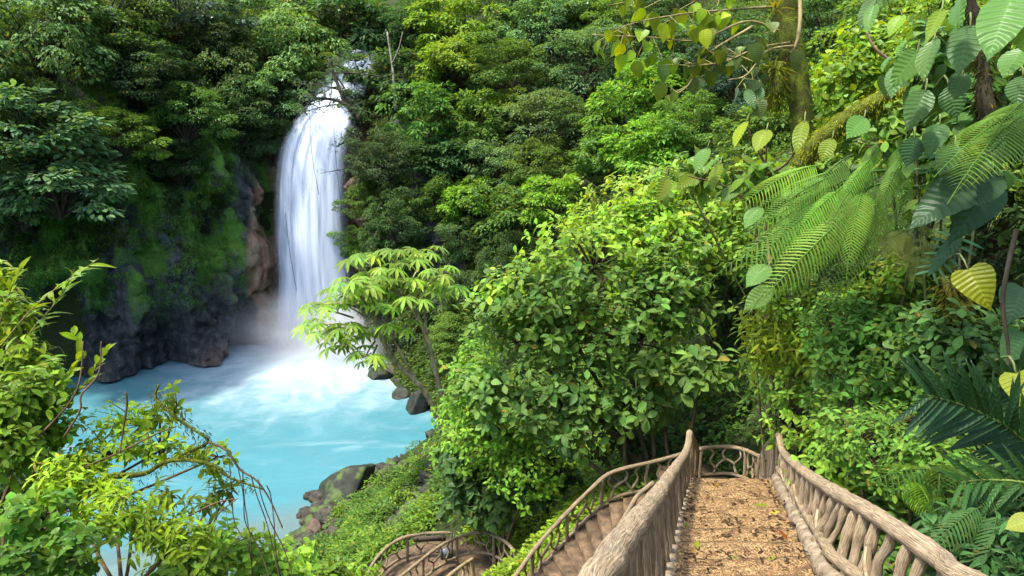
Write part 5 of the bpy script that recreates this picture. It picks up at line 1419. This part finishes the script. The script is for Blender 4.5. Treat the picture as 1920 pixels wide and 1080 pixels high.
for (x0, y0, x1, y1, w_, d, c) in [(1399, 230, 1360, 280, 34, 9.6, (.25, .31, .015)), (1437, 245, 1410, 285, 42, 9.6, (.22, .28, .02)), (1508, 230, 1484, 298, 34, 9.2, (.20, .26, .02)), (1326, 280, 1292, 328, 38, 9.8, G1),
        (1250, 335, 1234, 390, 32, 10, (.20, .26, .03)), (1445, 540, 1378, 590, 46, 9, (.17, .27, .06)), (1440, 500, 1385, 540, 52, 9.2, G1), (1350, 310, 1320, 365, 40, 10, (.18, .25, .02)), (1385, 350, 1340, 380, 34, 10, G1),
        (1425, 390, 1385, 430, 40, 9.8, G1), (1300, 330, 1262, 355, 30, 10.2, (.17, .24, .02)), (1560, 262, 1530, 310, 40, 9.5, (.19, .25, .02)), (1590, 320, 1550, 350, 40, 9.2, G1), (1400, 170, 1420, 210, 24, 11, G2), (1425, 165, 1422, 208, 22, 11, G2)]:
    big_leaf(SB, x0, y0, x0 + (x1 - x0) * .8, y0 + (y1 - y0) * .8, w_ * .72, d, 'ribbed', T_RIB, c, rg)
for pts in ([P(1430, 400, 10.5), P(1436, 310, 10), P(1437, 245, 9.7)], [P(1430, 400, 10.5), P(1360, 350, 10.2), P(1290, 330, 10)], [P(1437, 330, 10.1), P(1480, 300, 9.6), P(1508, 232, 9.3)], [P(1430, 400, 10.5), P(1440, 460, 9.8), P(1445, 540, 9.1)], [P(1436, 310, 10), P(1410, 260, 9.8), P(1399, 232, 9.7)]):
    V, F = tube(spline(pts, 14), [.022, .01], 5, .2, 4, 4); gpart(SB, 'stem', Geo().add(V, F), M_BARK, color=(.16, .10, .06))

for k, (lab, bl, rt, key, t, lf_, c, n_) in enumerate([
   ('lime-bright small-leaved thicket filling the slope above the golden mossy limb', [(1600, 150, 13, 90, 60), (1660, 90, 13, 80, 60), (1590, 230, 13, 60, 40)], (1660, 420, 14), 'oboval', T_OBO, .2, (.19, .31, .02), 300),
   ('bright small-leaved tangle behind the ribbed leaves of the dark leaning trunk', [(1780, 60, 10, 100, 80), (1740, 190, 10.5, 80, 80), (1870, 180, 9.5, 70, 90)], (1780, 420, 11), 'ell', T_ELL, .14, (.15, .26, .02), 480),
   ('sunny fine growth between the fern fronds and the yellow lobed leaf', [(1500, 560, 10.8, 70, 50), (1620, 560, 9.8, 80, 40), (1700, 520, 9.4, 70, 50)], (1600, 760, 10.5), 'ell', T_ELL, .12, (.15, .27, .02), 300)]):
    shrub(lab, bl, base_at(*rt), key, t, lf_, c, 290 + k, n_, 6, 140, stem_r=.015, squash=1.2)
for k, (lab, bl, rt, c, n_) in enumerate([
   ('leafy thicket of broad veined leaves under the golden mossy limb', [(1420, 330, 10.5, 120, 45), (1300, 330, 11, 80, 45), (1520, 390, 10, 90, 50)], (1600, 480, 12), (.15, .26, .03), 90),
   ('veined leaves crowding the upper right beside the dark leaning trunk', [(1740, 120, 8, 90, 90), (1840, 210, 7.5, 80, 80), (1900, 100, 7, 50, 110)], (1820, 400, 8), (.10, .20, .035), 110),
   ('veined leaves hanging over the big fern fronds', [(1760, 350, 8.5, 110, 70), (1680, 260, 10.8, 80, 60), (1560, 330, 11.2, 80, 50)], (1740, 480, 9), (.12, .22, .035), 90)]):
    shrub(lab, bl, base_at(*rt), 'ribsmall', T_RIB, .24, c, 260 + k, n_, 4, 280, mat=M_RIB, stem_r=.012, squash=1.2, droop=.5, stemcol=(.12, .12, .05))
# ---- ferns
def fern(label, hub, fronds, color, seed, d, key='frond', t=T_FROND, wid=1.0, name='fern', up=.5, dend=-.4):
    rg = np.random.default_rng(seed); root = thing(name, label, 'fern', hub)
    me = tmesh(key, t, M_FERN, False)
    for (x0, y0, x1, y1) in fronds:
        a = P(x0, y0, d + rg.uniform(-.2, .2)); b_ = P(x1, y1, d + dend + rg.uniform(-.25, .25)); v = b_ - a; L = np.linalg.norm(v) * 1.06
        # the template sags below its own y axis: aim a little higher
        n0_ = norm(ZUP * .8 + norm(CAMP - a) * .6 + rg.normal(0, .12, 3)); Rm = frames(v + ZUP * L * .25, n0_)
        m = Matrix([[Rm[i][j] * (L * wid if j == 0 else L) for j in range(3)] + [a[i] - root.location[i]] for i in range(3)] + [[0, 0, 0, 1]])
        o = bpy.data.objects.new('frond', me); COL.objects.link(o); o.parent = root
        loc, q, s_ = m.decompose(); o.location = loc; o.rotation_mode = 'QUATERNION'; o.rotation_quaternion = q; o.scale = s_
        f = rg.uniform(.75, 1.25); o.color = (color[0] * f, color[1] * f, color[2], 1)
    return root
fern('large grey-green tree fern sweeping down to the left in the middle right', P(1700, 360, 9),
     [(1660, 320, 1470, 400), (1640, 330, 1420, 440), (1650, 345, 1375, 500), (1660, 350, 1440, 520), (1640, 370, 1500, 545), (1650, 380, 1545, 560), (1670, 380, 1590, 560), (1600, 290, 1500, 380), (1640, 290, 1560, 400), (1680, 330, 1610, 450),
      (1700, 290, 1640, 420), (1640, 310, 1530, 440), (1700, 360, 1650, 500), (1580, 320, 1450, 380), (1680, 270, 1700, 400), (1650, 260, 1600, 380), (1600, 360, 1460, 470), (1620, 390, 1510, 510)], (.12, .22, .035), 51, 8.6, wid=.55)
fern('fine lacy fern fronds draped over the big tree fern', P(1600, 330, 8.3), [(1560, 330, 1440, 420), (1580, 350, 1470, 470), (1600, 350, 1520, 490), (1620, 350, 1580, 480), (1540, 310, 1410, 370), (1640, 340, 1640, 460), (1560, 370, 1420, 500), (1600, 390, 1480, 560)], (.15, .27, .035), 59, 8.1, wid=.75)
fern('bright fern leaning over the dark leaning trunk at the right edge', P(1925, 215, 6), [(1925, 205, 1800, 285), (1930, 215, 1805, 315), (1925, 225, 1850, 320), (1925, 240, 1895, 290), (1930, 190, 1870, 240)], (.10, .18, .02), 52, 5.9)
fern('brown-green fern dangling in the dark gap', P(1740, 430, 8.5), [(1700, 430, 1690, 510), (1730, 440, 1720, 520), (1700, 430, 1640, 480), (1720, 425, 1790, 450)], (.11, .14, .03), 53, 8.3, wid=1.1)
fern('small vivid green fern above the right handrail', P(1690, 915, 6.4), [(1700, 920, 1772, 938), (1700, 915, 1740, 880), (1695, 920, 1740, 960)], (.11, .22, .015), 54, 6.3, 'frond2', T_FROND2, 1.1)
fern('dark drooping sword ferns at the lower right corner', P(1860, 940, 5.2),
     [(1850, 960, 1775, 1060), (1850, 960, 1810, 1080), (1870, 960, 1850, 1090), (1880, 960, 1890, 1090), (1840, 950, 1750, 1020), (1890, 970, 1930, 1080), (1870, 1000, 1800, 1100), (1900, 1010, 1870, 1110)], (.05, .11, .03), 55, 5.1, 'frond2', T_FROND2, .9)
fern('mid-green ferns between the handrail and the palm', P(1760, 900, 6.6), [(1770, 900, 1700, 850), (1770, 900, 1690, 880), (1780, 890, 1720, 830), (1790, 900, 1760, 960), (1800, 900, 1830, 960), (1760, 905, 1740, 980), (1780, 900, 1790, 990)], (.07, .14, .025), 56, 6.4, 'frond2', T_FROND2, 1.0)
fern('fern under the palm frond at the right edge', P(1880, 900, 5.6), [(1890, 890, 1830, 940), (1890, 890, 1860, 970), (1900, 890, 1910, 980), (1880, 885, 1800, 900), (1900, 895, 1950, 960)], (.06, .12, .02), 57, 5.5)
fern('light green fern tuft beside the reaching oval-leaved bough', P(1500, 460, 11.5), [(1500, 450, 1440, 500), (1510, 450, 1480, 530), (1500, 440, 1430, 460)], (.12, .18, .03), 58, 11.2)

# ---- palm
T_LEAFLET = leaf_t([.02, .045, .058, .06, .052, .035, 0.0], .35, .2, pleat=.004)
def palm(label, axis, d, n, lpx, color, seed, up_side=True):
    rg = np.random.default_rng(seed)
    path = spline([P(x, y, d + dz) for x, y, dz in axis], 40); root = thing('palm', label, 'palm', path[0])
    me = tmesh('leaflet', T_LEAFLET, M_LEAFN)
    V, F = tube(path, [.016, .006], 6, 0, 1, 0); fr_ = link('frond', split_mesh('frond', V - path[0], F, M_BARK), root, color=(.09, .14, .03))
    for k in range(n):
        i = int((.06 + .93 * k / (n - 1)) * 39); a = path[i]; tan_ = norm(path[min(39, i + 1)] - path[i - 1]); tc_ = norm(CAMP - a)
        for s in (-1, 1):
            side = np.cross(tan_, tc_) * s; dd = norm(side * 1.0 + tan_ * .75 + tc_ * .15 - ZUP * .12 + rg.normal(0, .05, 3))
            L = lpx / 1280 * d * (.55 + .45 * math.sin(math.pi * (.15 + .75 * k / n))) * rg.uniform(.9, 1.1)
            Rm = frames(dd, norm(tc_ + ZUP * .5 + rg.normal(0, .2, 3)))
            m = Matrix([[Rm[r_][j] * L for j in range(3)] + [a[r_] - path[0][r_]] for r_ in range(3)] + [[0, 0, 0, 1]])
            o = bpy.data.objects.new('leaflet', me); COL.objects.link(o); o.parent = fr_; loc, q, s_ = m.decompose()
            o.location = loc; o.rotation_mode = 'QUATERNION'; o.rotation_quaternion = q; o.scale = s_; f = rg.uniform(.8, 1.2); o.color = (color[0] * f, color[1] * f, color[2] * f, 1)
    return root
palm('dark green palm frond with long leaflets entering from the right edge', [(1985, 880, .1), (1925, 830, 0), (1870, 790, -.1), (1800, 758, -.2), (1735, 740, -.3)], 5.4, 22, 125, (.035, .085, .032), 61)
palm('second palm frond cut off by the right picture edge', [(1990, 800, .3), (1950, 760, .3), (1915, 730, .2), (1880, 715, .1)], 5.6, 10, 110, (.045, .10, .035), 62)
palm('thin arching palm-like blades above the sword ferns', [(1990, 930, 0), (1920, 905, 0), (1850, 900, 0), (1800, 905, -.1)], 5.2, 9, 90, (.045, .11, .025), 63)

# ---- bottom left: shrubs, stems, leaning mossy branch and vines
def stem_thing(name, label, cat, paths, color, mat=M_BARK, fuzz=0, seed=0):
    root = thing(name, label, cat, paths[0][0][0])
    for k, (pts, rad) in enumerate(paths):
        if fuzz and k < 2: mossy(root, 'stem', pts, rad, fuzz=fuzz, seed=seed + k, segs=8, fcol=(.11, .13, .015), flen=.05)
        else:
            V, F = tube(spline(pts, 36), rad, 6, .25, 8, seed + k); gpart(root, 'stem', Geo().add(V, F), mat, color=color)
    return root
LM = [((.17, .24, .012), (.13, .20, .015), (.06, .12, .02))]
C1, C2, C3 = (.22, .33, .012), (.15, .26, .015), (.10, .20, .018)
LS = [
 ('yellow-green shrub with lance leaves rising at the left picture edge', [(25, 590, 6.2, 50, 55), (45, 670, 6, 60, 50), (5, 530, 6.4, 25, 40)], (0, 900, 6.2), 'lance', T_LANCE, .15, C1, 75, 220, .3),
 ('tangled yellow-green shrub covering the middle of the left edge', [(40, 760, 5.6, 65, 65), (95, 720, 5.8, 45, 50), (20, 840, 5.4, 60, 60), (105, 800, 5.8, 55, 45)], (-20, 1000, 5.6), 'ell', T_ELL, .10, C2, 230, 290, .2),
 ('lacy bright sprays spreading over the pool from the left bushes', [(190, 840, 6, 90, 50), (290, 830, 6.2, 70, 45), (250, 790, 6.3, 90, 35), (400, 850, 6, 60, 30)], (60, 1000, 5.8), 'ell', T_ELL, .075, C1, 150, 290, .3),
 ('dark glossy-leaved shrub in the lower left corner', [(60, 960, 4.6, 80, 60), (140, 1030, 4.4, 80, 50), (30, 1050, 4.2, 60, 50)], (60, 1150, 4.4), 'heart', T_HEART, .07, C3, 130, 290, .3),
 ('fine-leaved bright shrub along the bottom left', [(230, 960, 5, 90, 50), (320, 1000, 5, 80, 45), (190, 910, 5.4, 70, 40), (120, 900, 5.3, 60, 50)], (230, 1120, 5), 'lance', T_LANCE, .095, C1, 270, 280, .3),
 ('hazy bright shrub at the bottom beside the trailing vines', [(420, 1020, 6.5, 90, 40), (520, 1055, 7, 80, 40), (360, 1060, 6, 80, 35)], (430, 1150, 6.3), 'ell', T_ELL, .11, (.18, .29, .025), 250, 240, .2),
 ('pale drooping leaf sprays hanging over the near pool', [(380, 940, 6, 70, 35), (430, 910, 6.2, 60, 30), (310, 920, 6, 60, 30)], (330, 1080, 5.8), 'lance', T_LANCE, .12, (.18, .26, .03), 26, 200, .4),
 ('yellow-green leaves at the bottom centre left of the platform', [(600, 1075, 9, 60, 24), (670, 1080, 9.5, 50, 20)], (620, 1150, 9), 'ell', T_ELL, .13, (.19, .30, .025), 80, 160, .2),
 ('small leafy sprig standing against the pool water', [(325, 745, 6.4, 18, 32), (295, 775, 6.4, 20, 18)], (300, 870, 6.3), 'ell', T_ELL, .11, C1, 10, 80, .3),
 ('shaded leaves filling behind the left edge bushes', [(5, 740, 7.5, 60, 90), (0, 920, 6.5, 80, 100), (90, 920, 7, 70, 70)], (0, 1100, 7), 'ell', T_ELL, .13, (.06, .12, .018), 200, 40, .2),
]
for k, (lab, bl, rt, key, t, lf_, c, n_, pn, dr_) in enumerate(LS):
    rpnt = P(*rt); rpnt[2] = min(rpnt[2], rpnt[2]); 
    shrub(lab, bl, rpnt, key, t, lf_, c, 700 + k, n_, 6, pn, stem_r=.010, droop=dr_, outb=.6, stemcol=(.10, .07, .035))
# long lance-leaf sprays on top
def spray(label, pts, n, leaf, color, seed, t=T_LANCE, key='lance', r=.008):
    root = thing('leafy_spray', label, 'branch', pts[0], None); p = spline(pts, 40); V, F = tube(p, [r, r * .4], 5, .1, 8, seed); gpart(root, 'stem', Geo().add(V, F), M_BARK, color=(.16, .13, .05))
    rg = np.random.default_rng(seed); pos = []; dr = []; nr = []
    for k in range(n):
        i = min(38, int((.25 + .75 * k / n) * 39)); tn = norm(p[i + 1] - p[i]); sd_ = np.cross(tn, ZUP) * (1 if k % 2 else -1)
        pos.append(p[i]); dr.append(norm(tn * .8 + sd_ * .9 + [0, 0, rg.uniform(-.3, .5)] + rg.normal(0, .15, 3))); nr.append(ZUP + rg.normal(0, .35, 3))
    leaf_objs(root, key, t, M_LEAFN, np.array(pos), frames(np.array(dr), np.array(nr)), leaf * rg.uniform(.7, 1.2, n), color, rg)
spray('topmost lance-leaved spray pointing right over the dark cliff', [P(0, 650, 6), P(60, 580, 6), (P(120, 530, 5.9)), P(185, 485, 5.8)], 18, .2, C1, 81)
spray('second lance-leaved spray just below the topmost one', [P(10, 690, 6), P(60, 620, 6), P(110, 560, 5.9), P(140, 505, 5.8)], 16, .19, C2, 82)
spray('upright spray at the left edge above the bushes', [P(-10, 640, 6), P(10, 570, 6), P(30, 520, 6), P(45, 495, 6)], 14, .15, C1, 83)
spray('thin twig with yellow leaves beside the pool corner', [P(70, 800, 5.9), P(120, 720, 5.9), P(150, 660, 5.9), P(135, 620, 5.9)], 18, .13, C1, 84, T_ELL, 'ell')
spray('short twig with pointed tips reaching toward the cliff foot', [P(100, 760, 5.9), P(150, 730, 5.9), P(180, 690, 5.9), P(205, 648, 5.9)], 16, .11, C1, 85, T_ELL, 'ell')
D_ = 5.6
stem_thing('mossy_bough', 'mossy crooked bough arching over the pool from the left bushes', 'branch',
   [([P(100, 960, D_), P(190, 900, D_), P(270, 888, D_), P(305, 868, D_), P(345, 862, D_), P(400, 872, D_), P(430, 895, D_), P(495, 918, D_)], [.026, .02, .022, .018, .016, .013, .008]),
    ([P(298, 720, D_), P(292, 745, D_), P(320, 775, D_), P(355, 800, D_), P(390, 828, D_), P(345, 850, D_), P(325, 866, D_)], [.008, .011, .013, .013, .012, .012]),
    ([P(390, 828, D_), P(425, 845, D_), P(450, 880, D_), P(480, 900, D_), P(505, 935, D_), P(530, 990, D_)], [.010, .008, .005]),
    ([P(140, 905, D_), P(130, 890, D_), P(220, 850, D_), P(290, 815, D_), P(330, 800, D_)], [.012, .006])], (.09, .065, .035), fuzz=420, seed=5)
rgv = np.random.default_rng(9)
for k, (x0, x1, lab) in enumerate([(430, 470, 'leftmost of the thin vines trailing from the mossy bough'), (445, 500, 'hair-thin vine strand hanging through the middle of the trailing vines'), (455, 480, 'straight dark vine strand dropping to the bottom edge'), (470, 520, 'long bent vine strand hanging toward the shore rocks'), (485, 548, 'outermost vine strand nearest the muddy shore'), (500, 530, 'short kinked vine strand near the tip of the mossy bough')]):
    pts = [P(x0, 860 + 10 * k, 5.6)] + [P(x0 + (x1 - x0) * f + rgv.normal(0, 6), 880 + 200 * f, 5.6 + rgv.normal(0, .05)) for f in (.25, .5, .75, 1.05)]
    V, F = tube(spline(pts, 30), .0045, 5, .2, 9, k); o = link('hanging_vine', split_mesh('hanging_vine', V - pts[0], F, M_BARK), loc=pts[0], color=(.06, .04, .03)); tag(o, lab, 'vine')
for k, (lab, pts) in enumerate([('bare twig crossing the left bushes diagonally', [(60, 830), (110, 780), (140, 740), (152, 700), (156, 640)]), ('thin bare twig curving up beside the pool corner', [(120, 820), (150, 770), (153, 740), (185, 700), (190, 640)]),
     ('long reddish twig running right over the bottom bushes', [(30, 965), (80, 962), (130, 958), (180, 962)]), ('pale twig slanting over the hazy bottom shrub', [(280, 1010), (330, 980), (400, 945), (440, 935)]),
     ('bent twig reaching toward the mossy bough tip', [(360, 1035), (390, 1010), (405, 970), (425, 950), (445, 935)]), ('dry twig standing upright in front of the water', [(236, 735), (238, 760), (232, 800), (225, 850)])]):
    p3 = [P(x, y, 5.4) for x, y in pts]; V, F = tube(spline(p3, 30), [.010, .005], 5, .2, 9, k); o = link('bare_twig', split_mesh('bare_twig', V - p3[0], F, M_BARK), loc=p3[0], color=(.11, .07, .04)); tag(o, lab, 'twig')

# ---- fallen leaves on the stairs
T_FALL = leaf_t([.02, .16, .2, .15, 0], .25, -.12)
rg = np.random.default_rng(91)
def on_stair(px, py):
    for d in np.arange(3, 13, .02):
        p = P(px, py, d)
        if p[2] <= main_floor(p[1]) + .02: return p
    return P(px, py, 8)
FL = [('yellow-green fallen leaf near the left foot of the stairs', 1308, 1031, (.28, .34, .02), .13), ('bright green leaf lying by the left rail', 1298, 955, (.22, .35, .04), .12), ('yellow fallen leaf near the top middle of the stairs', 1344, 914, (.45, .32, .02), .13),
      ('large yellow-green leaf lying right of centre upper stairs', 1410, 949, (.25, .32, .03), .22), ('yellow leaf on the third lit step near the kerb', 1443, 963, (.5, .36, .03), .13), ('pale green leaf low on the right half of the stairs', 1438, 1056, (.35, .38, .05), .14),
      ('orange-brown curled leaf standing against the kerb', 1476, 1015, (.32, .11, .02), .2), ('purple-brown dead leaf in the middle of the stairs', 1390, 1017, (.06, .025, .02), .15), ('small green leaf at the left margin of the lower stairs', 1288, 990, (.2, .3, .04), .09),
      ('thin yellowish leaf near the bottom centre of the stairs', 1388, 1050, (.32, .34, .06), .14)]
for lab, px, py, c, s_ in FL:
    p = on_stair(px, py) + [0, 0, .01]; d = norm(rg.normal(size=3) * [1, 1, 0])
    Rm = frames(d, ZUP + rg.normal(0, .25, 3)); o = link('fallen_leaf', tmesh('fallen', T_FALL, M_LEAFN), color=c)
    m = Matrix([[Rm[r_][j] * s_ for j in range(3)] + [p[r_]] for r_ in range(3)] + [[0, 0, 0, 1]]); o.matrix_world = m; tag(o, lab, 'leaf', 'fallen leaves on the stairs')
n = 1300; yy = .4 + TR * (np.floor(rg.uniform(2, 17.5, n)) + rg.beta(2.4, .9, n)); yy = np.minimum(yy, 10.2); u = rg.beta(.7, .7, n); xx = xl(yy) * (1 - u) + xr(yy) * u; x_ok = fbm(np.stack([xx, yy, 0 * xx], -1) * 2.2, 2, 7) + .5 * np.abs(u - .5) > .02
xx, yy = xx[x_ok], yy[x_ok]; kk = np.floor((yy - .4) / TR); ztr = main_floor(.4 + kk * TR + TR / 2) + .018
pos = np.stack([xx, yy, ztr], -1); dr = norm(np.c_[rg.normal(size=(len(xx), 2)), rg.normal(0, .15, len(xx))]); Rm = frames(dr, ZUP + rg.normal(0, .35, (len(xx), 3)))
V, F, UV = inst(T_FALL, pos, Rm, rg.uniform(.025, .085, len(xx))); o = link('leaf_litter', mk_mesh('leaf_litter', V, F, M_LEAFN, UV), color=(.05, .026, .014)); tag(o, 'brown leaf litter strewn over the steps', kind='stuff')
